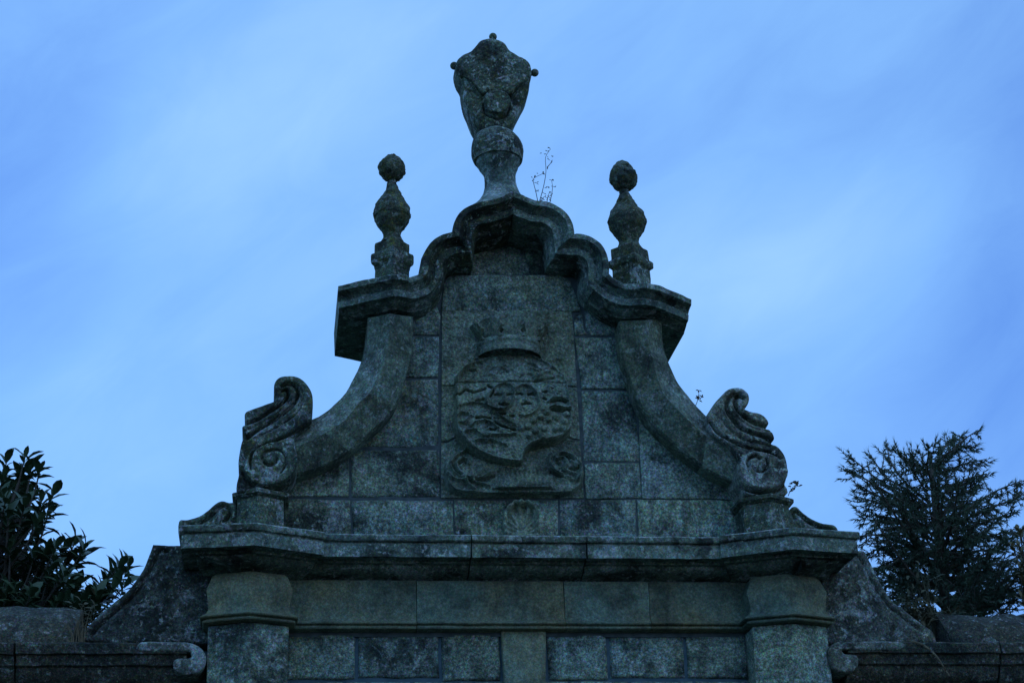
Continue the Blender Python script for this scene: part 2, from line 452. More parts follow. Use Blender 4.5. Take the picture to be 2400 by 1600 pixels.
# --- levels read off the photograph
Z_FASC = float((U(761.6, 1306.6, -.35)[2]+U(1690, 1305, -.35)[2])/2)      # lower edge of the cornice fascia
Z_FRT = Z_FASC-.085                                                     # top of frieze
Z_FRB = float(U(1228, 1478, -.05)[2])                                   # bottom of astragal
Z_CT = Z_FASC+.175                                                      # cornice top
XR = 1.415; XP = 1.90; XO = 2.39                                        # re-entrant, prow ridge, outer end
PXL = [-1.905, 1.915]

def plan(stn, zref):
    """plan path of points (x, y) -> sweep stations with mitred outward normals"""
    P = [np.array(p, float) for p in stn]; o = []
    for i, p in enumerate(P):
        ns = []
        if i > 0: t = P[i]-P[i-1]; ns.append(np.array([t[1], -t[0]])/np.linalg.norm(t))
        if i < len(P)-1: t = P[i+1]-P[i]; ns.append(np.array([t[1], -t[0]])/np.linalg.norm(t))
        h = sum(ns)/len(ns); h = h/(h@h)
        o.append((np.array([p[0], p[1], zref]), np.array([h[0], h[1], 0]), np.array([0, 0, 1.])))
    return o
def fill(a, b, step=.07):
    a = np.array(a); b = np.array(b); n = max(1, int(np.linalg.norm(b-a)/step))
    return [tuple(a+(b-a)*k/n) for k in range(n)]

CORN = [(-.40, -.090), (-.34, -.086), (-.325, -.075), (-.30, -.070), (-.25, -.062), (-.20, -.048), (-.165, -.030), (-.155, -.016),
        (-.11, -.014), (-.10, .004), (-.02, .004), (-.016, 0), (0, 0), (0, .092), (-.014, .097), (-.016, .107), (.012, .111), (.020, .120), (.022, .150), (.014, .158), (-.10, .175), (-.40, .176)]
def cornice(pts, mat=ST_CORN, seed=0.):
    return sweep('cornice_block', plan(pts, Z_FASC), CORN, mat, gate, noise_amp=.0045, smooth=38, seed=seed)
G = .006
JX = [-XR, float(U(1105, 1290, -.35)[0]), float(U(1376, 1290, -.35)[0]), XR]
for i in range(3):
    a, b = (JX[i]+G if i else -XR-.25), (JX[i+1]-G if i < 2 else XR+.25)
    cornice(fill((a, -.35), (b, -.35))+[(b, -.35)], seed=i*3.1)
def ress(s):
    s = float(s); pts = [(s*XR, -.35), (s*XP, -.60), (s*XO, -.51), (s*XO, .95), (s*XP, 1.05), (s*(XR-.2), .86)]
    if s > 0: pts = [(XR, -.385)]+pts[1:]
    else: pts = [(-XR, -.385)]+pts[1:]; pts = pts[::-1]
    o = []
    for a, b in zip(pts[:-1], pts[1:]): o += fill(a, b)
    return o+[pts[-1]]
for s in (-1, 1): cornice(ress(s), seed=20+s)
# solid bed behind the cornice stones
bar('cornice_core', -XO+.43, XO-.43, -.02, .80, Z_FRT-.02, Z_CT-.012, MORTAR, gate, 0)

# --- frieze
hF = Z_FRT-Z_FRB
FR = [(-.12, 0), (0.0, -.004), (.012, -.03), (.018, -.14*1), (.010, -hF*.62), (.010, -hF*.72), (.022, -hF*.80), (.048, -hF*.855), (.056, -hF*.875), (.050, -hF*.895), (.024, -hF*.905), (.022, -hF*.925),
      (.036, -hF*.935), (.042, -hF*.955), (.036, -hF*.978), (.020, -hF*.985), (-.02, -hF), (-.12, -hF)]
FRC = [(a*1.25 if a > 0 else a, b) for a, b in FR]; FRC[1] = (-.030, -.004); FRC[2] = (-.006, -.03); FRC[3] = (.030, -.13)
fj = [-1.68, float(U(975.7, 1410, -.05)[0]), float(U(1321.7, 1410, -.05)[0]), float(U(1521, 1410, -.05)[0]), 1.68]
for i in range(4):
    a, b = fj[i]+.0025, fj[i+1]-.0025
    sweep('frieze_block', plan(fill((a, -.05), (b, -.05))+[(b, -.05)], Z_FRT), FR, ST_SMOOTH, gate, noise_amp=.003, seed=i*2.3)
bar('frieze_core', -1.70, 1.70, .0, .42, Z_FRB-.03, Z_FRT-.021, MORTAR, gate, 0)
def pil_plan(s, xi, xo, yi, yp):
    xm = (xi+xo)/2
    p = [(s*xi, .1), (s*xi, yi), (s*xm, yp), (s*xo, yi), (s*xo, .9)]
    if s < 0: p = p[::-1]
    o = []
    for a, b in zip(p[:-1], p[1:]): o += fill(a, b, .08)
    return o+[p[-1]]
AI, AO = 1.655, 2.20
for s in (-1, 1):
    sweep('pilaster_capital', plan(pil_plan(s, AI, AO-.01, -.21, -.31), Z_FRT), FRC, ST_SMOOTH, gate, noise_amp=.004, seed=40+s)
    for k, (z1, z0) in enumerate(((Z_FRB-.004, 3.9), (3.892, 3.0), (2.992, 2.05), (2.042, 1.1), (1.092, .45))):
        sweep('pilaster_drum', plan(pil_plan(s, AI-.005, AO, -.20, -.30), z0), [(-.20, 0), (-.006, 0), (0, .008), (0, (z1-z0)*.5), (0, z1-z0-.008), (-.006, z1-z0), (-.20, z1-z0)], ST_WALL, gate, noise_amp=.006, seed=50+s*7+k)
    sweep('pilaster_plinth', plan(pil_plan(s, AI-.09, AO+.09, -.28, -.38), -.06), [(-.3, 0), (0, 0), (0, .38), (-.03, .42), (-.09, .505), (-.3, .505)], ST_WALL, gate, noise_amp=.006, seed=70+s)
    bar('pilaster_core', s*1.925-.24, s*1.925+.24, .02, .88, -.04, Z_FRT, MORTAR, gate, 0)

# --- wall under the frieze, keystone, door below the picture
zA = Z_FRB+.012; zB = float(U(1228, 1592, 0)[2])
def rect(x0, x1, z0, z1): return [(x0, z0), (x1, z0), (x1, z1), (x0, z1)]
lj = [-1.66]+[float(U(p, 1530, 0)[0]) for p in (836, 1032, 1174, 1281, 1427, 1608)]+[1.66]
tops = [.0, .01, -.012, .01, -.008, .006, .0, .0]
for i in range(7):
    key = i == 3
    z0 = zB-.32 if key else zB+tops[i]
    k = .03
    poly = [(lj[i]+(k if key else 0), z0), (lj[i+1]-(k if key else 0), z0), (lj[i+1], zA), (lj[i], zA)]
    block('keystone' if key else 'wall_block', poly, -.035 if key else .0+.006*(i % 2), .4, ST_SMOOTH if key else ST_WALL, gate, bev=.010 if key else .022, gap=.002 if key else .010, px=False, amp=.004 if key else .010, seed=i*4.7)
xs = [-1.66, -1.25, -.78, -.34, -.098]
for s in (-1, 1):
    for a, b in zip(xs[:-1], xs[1:]):
        x0, x1 = sorted((a*s, b*s)); block('wall_block', rect(x0, x1, zB-.42, zB), .0, .4, ST_WALL, gate, bev=.02, gap=.011, px=False, amp=.008, seed=a*9+s)
    z = -.03; r = 0
    while z < zB-.45:
        z2 = min(z+.44, zB-.42)
        block('wall_block', rect(*sorted((s*1.66, s*1.36)), z, z2), .0, .4, ST_WALL, gate, bev=.02, gap=.008, px=False, amp=.006, seed=z*7+s); z = z2
bar('mortar_bed', -1.66, 1.66, .028, .43, zB-.41, zA, MORTAR_L, gate, 0)
dz = zB-.43
for s in (-1, 1):
    dl = bar('door_frame', *sorted((s*.01, s*1.36)), .24, .30, -.02, dz, WOOD, gate, .006)
    for k in range(6):
        x0 = .02+k*.222; bar('door_plank', *sorted((s*x0, s*(x0+.214))), .21, .239, .0, dz-.02, WOOD, gate, .005)

# --- tympanum masonry
CORE = [(700, 1262), (640, 1150), (690, 1080), (790, 1030), (860, 960), (910, 850), (915, 715), (990, 690), (1015, 645),
        (1395, 645), (1420, 690), (1510, 715), (1520, 850), (1560, 960), (1620, 1030), (1720, 1090), (1790, 1160), (1750, 1262)]
Pc = [U(a, b, .02) for a, b in CORE]
n = len(Pc)
Vc = [(p[0], .013, p[2]) for p in Pc]+[(p[0], WB, p[2]) for p in Pc]
Fc = [tuple(range(n))[::-1], tuple(range(n, 2*n))]+[(i, (i+1) % n, n+(i+1) % n, n+i) for i in range(n)]
link('mortar_core', mesh('mortar_core', Vc, Fc), MORTAR, gate, None)

B = [ # base course
 [(660, 1262), (660, 1170), (700, 1166), (822, 1170), (824, 1262)], [(824, 1262), (822, 1170), (1000, 1168), (1064, 1170), (1066, 1262)],
 [(1066, 1262), (1064, 1169), (1311, 1169), (1311, 1262)], [(1311, 1262), (1311, 1169), (1492, 1168), (1495, 1262)],
 [(1495, 1262), (1492, 1169), (1740, 1172), (1790, 1262)],
 # second course
 [(660, 1166), (660, 1105), (820, 1030), (820, 1164)], [(822, 1166), (820, 1050), (850, 1052), (1032, 1052), (1035, 1167)],
 [(1372, 1168), (1368, 1083), (1500, 1083), (1506, 1168)], [(1506, 1168), (1500, 1060), (1492, 905), (1515, 905), (1760, 1100), (1770, 1170)],
 # upper left
 [(800, 1050), (935, 905), (940, 887), (1030, 885), (1031, 1050)], [(935, 885), (945, 785), (1030, 787), (1030, 884)], [(930, 785), (930, 690), (1018, 690), (1033, 740), (1032, 785)],
 # upper right
 [(1367, 1081), (1362, 914), (1470, 914), (1490, 930), (1500, 1081)], [(1361, 912), (1346, 788), (1400, 787), (1500, 790), (1480, 912)],
 [(1345, 786), (1344, 735), (1366, 732), (1372, 770), (1385, 786)], [(1387, 786), (1374, 768), (1368, 730), (1395, 690), (1530, 690), (1530, 786)],
 # above the arms
 [(1035, 728), (1040, 652), (1060, 643), (1310, 643), (1338, 655), (1362, 728), (1200, 730)],
]
for k, p in enumerate(B):
    block('wall_block', p, 0.004*math.sin(k*2.3), .35, ST_WALL, gate, bev=.009+.005*(k % 3 == 0), gap=.0015+.0022*((k*7) % 4), amp=.011, seed=k*3.3)
# wall inside the trefoil, set back a little above a ledge
block('tympanum_stone', [(1040, 642), (1030, 590), (1100, 565), (1100, 520), (1204, 485), (1305, 520), (1310, 565), (1390, 590), (1400, 660), (1020, 660)], .15, .30, ST_WALL, gate, bev=.01, gap=.002, amp=.004)

# --- crowning trefoil cornice
INNER = [(794, 723), (852, 709), (887, 702), (923, 694.5), (940, 695.5), (964, 700.8), (985, 697), (1005, 688.6), (1022, 674), (1032, 655), (1036, 633), (1037, 618), (1048.5, 603), (1069, 595), (1104, 592.2),
         (1107, 558), (1110, 541), (1120, 529), (1143, 522), (1163, 518), (1189, 510.6), (1204, 503.5), (1224, 512), (1245, 519), (1268, 522), (1283, 528.5), (1293.4, 539), (1297, 557), (1300, 594.8),
         (1326, 598), (1352, 598.6), (1365, 602.4), (1375, 612.7), (1378, 630), (1378, 660), (1388, 675), (1408, 694), (1430.6, 707), (1455, 714.5), (1480, 716.5), (1496, 715.5), (1514, 713.9), (1535, 718.6), (1555, 727), (1614, 752)]
def Yc(px):
    if px < 923: return -.42+.22*(923-px)/124
    if px < 1000: return -.42+.12*(px-923)/77
    if px < 1420: return -.30
    if px < 1514: return -.30-.12*(px-1420)/94
    return -.42+.22*(px-1514)/103
pin = [tuple(U(a, b, Yc(a))) for a, b in INNER]
corner = {3, 14, 21, 28, 41}                                  # prow ridges, cusps and apex stay sharp
runs = []; cur = [0]
for i in range(1, len(pin)):
    cur.append(i)
    if i in corner or i == len(pin)-1: runs.append(cur); cur = [i]
def crown_run(idx):
    P = [np.array(pin[i]) for i in idx]
    pts = crom(P, 6) if len(P) > 2 else [P[0]+(P[1]-P[0])*k/6 for k in range(7)]
    return pts
allruns = [crown_run(r) for r in runs]
flat = []; 
for k, r in enumerate(allruns):
    flat += r if k == 0 else r[1:]
def normals(pts):
    o = []
    for i in range(len(pts)):
        ns = []
        for a, b in ((i-1, i), (i, i+1)):
            if a < 0 or b >= len(pts): continue
            t = pts[b]-pts[a]; t = np.array([t[0], t[2]]); t /= max(1e-9, np.linalg.norm(t)); ns.append(np.array([-t[1], t[0]]))
        h = sum(ns)/len(ns); h = h/max(.42, h@h)
        o.append(np.array([h[0], 0, h[1]]))
    return o
nn_ = normals(flat)
amax = [9.]*len(flat)
for ci_ in (14, 28):                                           # mitres of the two cusps
    cp = np.array(pin[ci_]); k0 = min(range(len(flat)), key=lambda i: np.linalg.norm(flat[i]-cp)); md = nn_[k0][[0, 2]]; md = md/np.linalg.norm(md)
    perp = np.array([-md[1], md[0]])
    for i in range(max(0, k0-30), min(len(flat), k0+31)):
        if i == k0: continue
        rel = (flat[i]-flat[k0])[[0, 2]]; d0 = rel@perp; dn = nn_[i][[0, 2]]@perp
        if d0*dn < 0: amax[i] = min(amax[i], max(0.0, -d0/dn))
PROF = [(-.034, None), (-.034, .165), (-.026, .155), (-.022, .125), (-.008, .075), (.002, .062), (.002, .012), (.004, .0), (.050, -.002), (.055, .016), (.068, .020), (.084, .002), (.098, -.030), (.102, -.060), (.108, -.074), (.146, -.077), (.153, -.068), (.160, -.02), (.162, None)]
def crown_stone(i0, i1, mat, seed):
    V = []; F = []; m = len(PROF)
    for i in range(i0, i1+1):
        p = flat[i]; n_ = nn_[i]; bk = .46-(p[1])                    # back edge mirrors the front one
        for (a, b) in PROF:
            y = bk if b is None else p[1]+b
            a = min(a, amax[i])
            pp = p+n_*a; V.append(jit((pp[0], y, pp[2]), .005 if b is not None else .002, 7, seed))
    for i in range(i1-i0):
        for j in range(m): F.append((i*m+j, i*m+(j+1) % m, (i+1)*m+(j+1) % m, (i+1)*m+j))
    F.append(tuple(range(m))); F.append(tuple((i1-i0)*m+j for j in range(m))[::-1])
    return link('crown_moulding', mesh('crown_moulding', V, F), mat, gate, 38)
def near(px, py):
    t = U(px, py, Yc(px)); return min(range(len(flat)), key=lambda i: np.linalg.norm(flat[i]-t))
cuts = [0, near(1012, 684), near(1204, 503.5), near(1390, 678), len(flat)-1]
for k in range(4):
    crown_stone(cuts[k], cuts[k+1], [ST_CORN, ST_DARK, ST_CORN, ST_CORN][k], k*5.)

# --- ramped bands sweeping from the upper pilasters down to the volutes: (outer, ridge, inner) px triples
RL = [((862, 745), (914, 735), (967, 742)), ((861, 798), (913, 798), (965.5, 798)), ((850, 839), (904, 838), (962, 836)), ((834, 877), (887, 882), (950, 879)), ((808, 923), (865, 921), (926, 946)),
      ((782, 950), (838, 947), (899, 982)), ((752, 973), (808, 984), (866, 1011)), ((722, 987), (768, 1011), (826, 1047)), ((690, 998), (738, 1028), (772, 1083)), ((655, 1008), (700, 1043), (701, 1108)), ((628, 1020), (640, 1060), (640, 1122))]
RR = [((1550, 748), (1514, 750), (1452, 752)), ((1554, 808), (1520, 802), (1457, 812)), ((1563, 840), (1530, 846), (1467, 852)), ((1574, 868), (1542, 888), (1480, 888)), ((1592, 902), (1556, 924), (1503, 948)),
      ((1622, 940), (1580, 951), (1530, 987)), ((1654, 975), (1608, 979), (1568, 1024)), ((1675, 992), (1642, 1010), (1628, 1074)), ((1702, 1008), (1680, 1037), (1672, 1104)), ((1735, 1020), (1722, 1062), (1716, 1123)), ((1775, 1035), (1775, 1080), (1770, 1138))]
def ramp_band(T, s):
    cols = []
    for c in range(3): cols.append(crom([t[c] for t in T], 5))
    m = len(cols[0]); cut = [0, int(m*.40), int(m*.72), m-1] if s < 0 else [0, int(m*.36), int(m*.74), m-1]
    for k in range(3):
        V = []; F = []; w_ = None
        for i in range(cut[k]+(1 if k else 0)*0, cut[k+1]+1):
            po, pr, pi = (cols[0][i], cols[1][i], cols[2][i])
            a = U(*po, -.15); r = U(*pr, -.29); b = U(*pi, -.19)
            yb = .62
            am = (a+r)/2; bm_ = (b+r)/2
            row = [(a[0], yb, a[2]), (a[0], -.12, a[2]), tuple(a), tuple(am), tuple(r*.985+am*.015), tuple(r*.985+bm_*.015), tuple(bm_), tuple(b), (b[0]-s*.008, -.17, b[2]-.006), (b[0], .10, b[2]-.004), (b[0], yb, b[2])]
            if s > 0: row = row[::-1]
            w_ = len(row); V += [jit(p, .004, 7, k*3+s) for p in row]
        rows = len(V)//w_
        for i in range(rows-1):
            for j in range(w_-1): F.append((i*w_+j, i*w_+j+1, (i+1)*w_+j+1, (i+1)*w_+j))
            F.append((i*w_+w_-1, i*w_, (i+1)*w_, (i+1)*w_+w_-1))
        F.append(tuple(range(w_))); F.append(tuple((rows-1)*w_+j for j in range(w_))[::-1])
        # open the joint a little
        link('ramp_stone', mesh('ramp_stone', V, F), ST_RAMP, gate, 26)
ramp_band(RL, -1); ramp_band(RR, 1)

# --- pedestals of the volutes
def pedestal(s, x0, xm, x1, ztop, zbot):
    def P(e, yi, yp):
        p = [(x0-e, .6), (x0-e, yi), (xm, yp), (x1+e, yi), (x1+e, .6)]; o = []
        for a, b in zip(p[:-1], p[1:]): o += fill(a, b, .08)
        return o+[p[-1]]
    h = ztop-zbot
    sweep('volute_pedestal', plan(P(0, -.25, -.36), zbot), [(-.2, 0), (.012, 0), (.004, .03), (0, h*.4), (.0, h-.05), (-.2, h-.05)], ST_DARK, gate, noise_amp=.006, seed=90+s)
    sweep('pedestal_cap', plan(P(0, -.25, -.36), ztop-.05), [(-.2, 0), (.008, 0), (.014, .008), (.034, .016), (.036, .040), (.028, .048), (-.2, .05)], ST_DARK, gate, noise_amp=.004, seed=95+s)
a = U(556, 1158, -.28); c = U(666, 1168, -.28)
ZP = float((U(600, 1150, -.34)[2]+U(1810, 1156, -.34)[2])/2)
pedestal(-1, a[0], (a[0]+c[0])/2-.02, c[0], ZP, Z_CT-.03)
a = U(1744, 1172, -.28); c = U(1850, 1168, -.28)
pedestal(1, a[0], (a[0]+c[0])/2, c[0], ZP, Z_CT-.03)

# --- volutes with their fluted S-scrolls
z8 = lambda p: q(540, 840, 3.7333, p)
zr = lambda p: q(1440, 860, 3.7326, p)
YV = -.34
def spiral(cx, cy, r0, r1, a0, a1, n=40, sy=.9):
    return [(cx+(r0+(r1-r0)*t/n)*math.cos(math.radians(a0+(a1-a0)*t/n)), cy+sy*(r0+(r1-r0)*t/n)*math.sin(math.radians(a0+(a1-a0)*t/n))) for t in range(n+1)]
SL = [(66, 1160), (76, 1000), (70, 910), (84, 800), (105, 715), (142, 680), (110, 632), (106, 590), (146, 562), (124, 500), (140, 462), (200, 436), (300, 400), (392, 360), (384, 290), (382, 232), (402, 185), (440, 157),
      (500, 147), (575, 155), (640, 190), (690, 250), (716, 310), (722, 380), (720, 450), (708, 540), (640, 600), (560, 690), (585, 850), (590, 900), (575, 980), (520, 1060), (440, 1110), (380, 1130), (300, 1160)]
gl = [(z8([(150, 562), (240, 525), (330, 470), (420, 410), (480, 360), (505, 310), (490, 270), (450, 275)]), .011, .07),
      (z8([(146, 690), (250, 610), (360, 548), (470, 470), (560, 385), (592, 300), (560, 232), (500, 214), (450, 235)]), .013, .065),
      (z8([(200, 700), (330, 640), (450, 575), (560, 500), (620, 410), (635, 320), (605, 240)]), .006, .016),
      (z8([(160, 620), (270, 560), (380, 500), (470, 430), (530, 360)]), .006, .014),
      (z8([(700, 560), (640, 590), (560, 645), (430, 702), (300, 752), (225, 795), (185, 855), (172, 920), (180, 980)]), .009, .05),
      (z8([(110, 1010), (150, 1080), (230, 1130), (340, 1145)]), .010, .03),
      (z8([(405, 888), (395, 925), (345, 948), (300, 930), (280, 895), (295, 850), (350, 822), (420, 815), (468, 845), (486, 895), (478, 950), (440, 1010)]), .0085, .04)]
stepL = [(crom(z8([(120, 990), (150, 870), (215, 790), (320, 752), (440, 742), (545, 775), (588, 870), (575, 970), (520, 1050), (430, 1105), (330, 1122), (230, 1105), (160, 1055)]), 4, True), -.045, .010)]
vl = plate('volute_scroll', z8(SL), YV, .55, ST_DARK, gate, res=.006, edge=.014, lines=gl, steps=stepL, rough=.002, seed=1)
SR = [(1130, 1050), (1085, 985), (1080, 880), (1090, 800), (1000, 690), (905, 620), (850, 560), (815, 445), (835, 380), (880, 310), (930, 255), (985, 200), (1040, 178), (1095, 176), (1140, 195), (1175, 235), (1182, 280), (1165, 330),
      (1140, 360), (1200, 385), (1270, 400), (1320, 430), (1352, 480), (1345, 520), (1385, 570), (1402, 620), (1385, 660), (1440, 700), (1490, 765), (1512, 840), (1516, 900), (1505, 960), (1490, 1000), (1500, 1115), (1180, 1115)]
gr = [(zr([(1350, 520), (1270, 500), (1190, 465), (1120, 410), (1070, 350), (1060, 290), (1090, 250), (1130, 265)]), .014, .07),
      (zr([(1390, 655), (1300, 600), (1200, 570), (1100, 520), (1020, 430), (985, 350), (1000, 280), (1040, 240), (1100, 235)]), .014, .065),
      (zr([(1360, 690), (1260, 660), (1150, 640), (1030, 560), (950, 470), (930, 380)]), .010, .02),
      (zr([(1370, 560), (1260, 545), (1150, 500), (1070, 430)]), .008, .012),
      (zr([(840, 480), (900, 570), (1000, 630), (1120, 690), (1240, 715), (1350, 745), (1420, 790)]), .009, .05),
      (zr([(1420, 790), (1450, 840), (1460, 900)]), .010, .015),
      (zr([(1165, 880), (1155, 845), (1175, 808), (1225, 790), (1262, 812)]), .012, .055),
      (zr([(1200, 890), (1225, 920), (1275, 932), (1318, 908), (1330, 865), (1318, 820)]), .008, .035),
      (zr([(1085, 985), (1150, 1060), (1280, 1095), (1400, 1090), (1480, 1030)]), .013, .06)]
stepR = [(crom(zr([(1086, 990), (1082, 900), (1105, 810), (1180, 758), (1280, 755), (1400, 790), (1480, 850), (1512, 930), (1490, 1010), (1430, 1065), (1340, 1090), (1230, 1080), (1140, 1040)]), 4, True), -.045, .010)]
vr = plate('volute_scroll', zr(SR), YV, .55, ST_PALE, gate, res=.006, edge=.014, lines=gr, steps=stepR, rough=.002, seed=2)
vr['label'] = 'right volute scroll, spotted with pale lichen'
vl['label'] = 'left volute scroll, dark with mossy flutes'

# --- small reversed scrolls on the cornice ends
z3 = lambda p: q(380, 1140, 3.4095, p)
z6 = lambda p: q(1660, 1140, 3.409, p)
plate('end_scroll', z3([(134, 395), (135, 272), (200, 262), (290, 235), (370, 183), (430, 130), (482, 111), (535, 124), (585, 128), (600, 200), (595, 330), (400, 345), (180, 365)]), -.20, .5, ST_DARK, gate, res=.0085, edge=.014, smooth_outline=3,
      lines=[(z3([(170, 330), (260, 305), (340, 270), (410, 215), (455, 168), (500, 155), (535, 180), (540, 220), (520, 255), (490, 270)]), .012, .045)], seed=3)
plate('end_scroll', z6([(600, 345), (600, 200), (640, 192), (672, 160), (712, 158), (752, 198), (830, 255), (920, 290), (1018, 308), (1024, 368), (800, 360)]), -.20, .5, ST_DARK, gate, res=.0085, edge=.014, smooth_outline=3,
      lines=[(z6([(1000, 345), (900, 325), (820, 290), (750, 235), (705, 200), (680, 220), (690, 255)]), .012, .04)], seed=4)

# --- coat of arms: one carved field, cut into its stones, shield and mantling
stepp = 1.35
x0, x1, y0, y1 = 1034., 1368., 728., 1166.
nx = int((x1-x0)/stepp); ny = int((y1-y0)/stepp)
gx = np.linspace(0, 1, nx+1); gy = np.linspace(y0, y1, ny+1)
PXg = np.zeros((nx+1, ny+1)); PYg = np.zeros((nx+1, ny+1))
for j, yy in enumerate(gy):
    t = (yy-y0)/(y1-y0); xl = 1036-2*t; xr = 1341+27*t
    PXg[:, j] = xl+(xr-xl)*gx; PYg[:, j] = yy
pp = np.stack([PXg.ravel(), PYg.ravel()], 1)
H = np.zeros(len(pp))
K = lambda p: q(1000, 850, 4.48, p)
K7 = lambda p: q(1000, 700, 3.135, p)
mpx = 1/290.
def sdf(poly):
    P = np.array(poly); d = seg_dist(pp, np.vstack([P, P[:1]])); return np.where(inside(pp, P), d, -d)
def smooth01(v, a, b): t = np.clip((v-a)/(b-a), 0, 1); return t*t*(3-2*t)
def ridge_(line, wd, h): 
    global H
    H += h*np.exp(-(seg_dist(pp, np.array(crom(line, 5)))/wd)**2)
MANT = crom(K([(185, 1090), (240, 1000), (390, 925), (800, 880), (1380, 880), (1580, 1030), (1640, 1180), (1615, 1290), (1540, 1370), (1450, 1402), (1000, 1408), (650, 1410), (380, 1400), (270, 1365), (200, 1270)]), 4, True)
SHLD = crom(K([(302, 180), (290, 300), (292, 400), (292, 520), (280, 640), (298, 760), (360, 875), (440, 965), (560, 1050), (720, 1105), (860, 1128), (972, 1128), (985, 1060), (1015, 995), (1085, 935), (1200, 900), (1320, 880), (1430, 822),
                (1492, 755), (1512, 650), (1505, 540), (1500, 420), (1485, 300), (1450, 170), (1350, 70), (1200, -20), (1040, -85), (880, -100), (720, -75), (560, -15), (420, 50), (340, 110)]), 4, True)
CAP = crom([(1066, 903), (1078, 882), (1108, 856), (1145, 838), (1190, 826), (1240, 833), (1290, 858), (1325, 885), (1336, 903)], 4, True)
sm, ss, sc_ = sdf(MANT), sdf(SHLD), sdf(CAP)
qy = (pp[:, 1]-850)*4.48; qx = (pp[:, 0]-1000)*4.48
lowM = smooth01(qy, 850, 1150)
H += (.006+.050*lowM)*smooth01(sm, -1, 3)
tS = .028+.080*smooth01(qy, 200, 1050)
dome = .03*np.sqrt(np.clip(ss/140, 0, 1))+.014*np.exp(-((ss-5)/2.6)**2)
H = np.where(ss > -2, np.maximum(H, (tS*smooth01(ss, -1.5, 3.5)+dome)), H)
for c in [K([(600, 500), (608, 430), (650, 355), (720, 292), (800, 265), (865, 285), (900, 330), (945, 298), (1005, 280), (1075, 305), (1125, 360), (1152, 425), (1160, 485), (1120, 570), (1050, 622), (960, 640)]),
          K([(600, 500), (660, 535), (740, 562), (805, 545), (870, 500), (885, 430), (900, 340)]), K([(285, 545), (320, 508), (390, 484), (480, 478), (560, 490), (610, 520)]), K([(1270, 450), (1310, 420), (1390, 415), (1460, 440)]),
          K([(640, 590), (720, 625), (820, 690), (900, 740)]), K([(1270, 530), (1360, 525), (1500, 535)]), K([(480, 905), (570, 890), (690, 915), (800, 960)]), K([(300, 620), (340, 580), (400, 590), (420, 640), (370, 700), (320, 690)]),
          K([(440, 740), (500, 700), (600, 690), (680, 740), (720, 800)]), K([(380, 800), (470, 790), (560, 850), (700, 850), (900, 840)])]:
    ridge_(c, 2.3, .026)
for c in [K([(300, 362), (350, 355), (395, 318), (440, 335), (490, 345), (560, 325), (605, 312)]), K([(505, 450), (540, 438), (595, 436)]), K([(700, 380), (740, 378), (770, 388)]), K([(830, 385), (870, 375), (890, 390)]),
          K([(745, 488), (790, 500), (840, 490)]), K([(980, 490), (1030, 482), (1075, 486)]), K([(920, 378), (960, 370), (985, 380)]), K([(1045, 378), (1090, 372), (1120, 385)]), K([(1275, 455), (1360, 440), (1450, 450)]),
          K([(1285, 552), (1400, 560), (1500, 552)]), K([(690, 690), (760, 742), (900, 785)]), K([(630, 280), (690, 320), (650, 400)]), K([(660, 590), (740, 605), (800, 600)]), K([(1200, 340), (1225, 345), (1245, 340)]), K([(1205, 420), (1235, 425)]),
          K([(640, 780), (690, 785), (720, 775)]), K([(500, 640), (580, 640), (650, 655)]), K([(850, 625), (890, 628)]), K([(950, 625), (990, 628)])]:
    ridge_(c, 2.2, -.034)
ridge_(K([(790, 345), (795, 400), (790, 470)]), 3.4, .024); ridge_(K([(1020, 345), (1022, 400), (1020, 455)]), 3.2, .016)
for (a, b) in [(1090, 680), (1250, 672), (1420, 690), (1030, 750), (1195, 772), (1320, 775), (960, 770), (1165, 640), (1335, 640), (1240, 590), (1110, 800), (1400, 770), (1440, 600), (1180, 850), (1040, 840)]:
    a, b = K([(a, b)])[0]; dd = np.hypot(pp[:, 0]-a, pp[:, 1]-b)/8.0; H += .026*np.sqrt(np.maximum(0, 1-dd**2))
rr = np.random.RandomState(4)
for _ in range(60):
    a = rr.uniform(320, 900); b = rr.uniform(560, 1000); th_ = rr.uniform(0, 3.1); l = rr.uniform(15, 55)
    ridge_(K([(a, b), (a+l*math.cos(th_)*.5, b+l*math.sin(th_)*.5), (a+l*math.cos(th_), b+l*math.sin(th_)*.7)]), 1.9, rr.choice([-.006, .008]))
for _ in range(22):
    a = rr.uniform(1190, 1480); b = rr.uniform(280, 560); l = rr.uniform(20, 60)
    ridge_(K([(a, b), (a+l*.5, b-6), (a+l, b+rr.uniform(-12, 12))]), 1.9, rr.choice([-.006, .008]))
for _ in range(26):                                              # worn helm and plumes under the crown
    a = rr.uniform(380, 1400); b = rr.uniform(-60, 210); l = rr.uniform(30, 90); s_ = rr.uniform(-.6, .6)
    ridge_(K([(a, b), (a+l*.5, b+l*.5*s_-8), (a+l, b+l*s_)]), 2.2, rr.choice([-.011, .013]))
ridge_(K([(300, 225), (335, 150), (400, 85), (490, 25)]), 3.0, .028); ridge_(K([(340, 235), (420, 225), (490, 170), (500, 110)]), 2.5, .012)
ridge_(K([(1130, 210), (1160, 180), (1200, 160)]), 2.5, .02); ridge_(K([(1120, 235), (1220, 215), (1320, 190)]), 2.2, -.02)
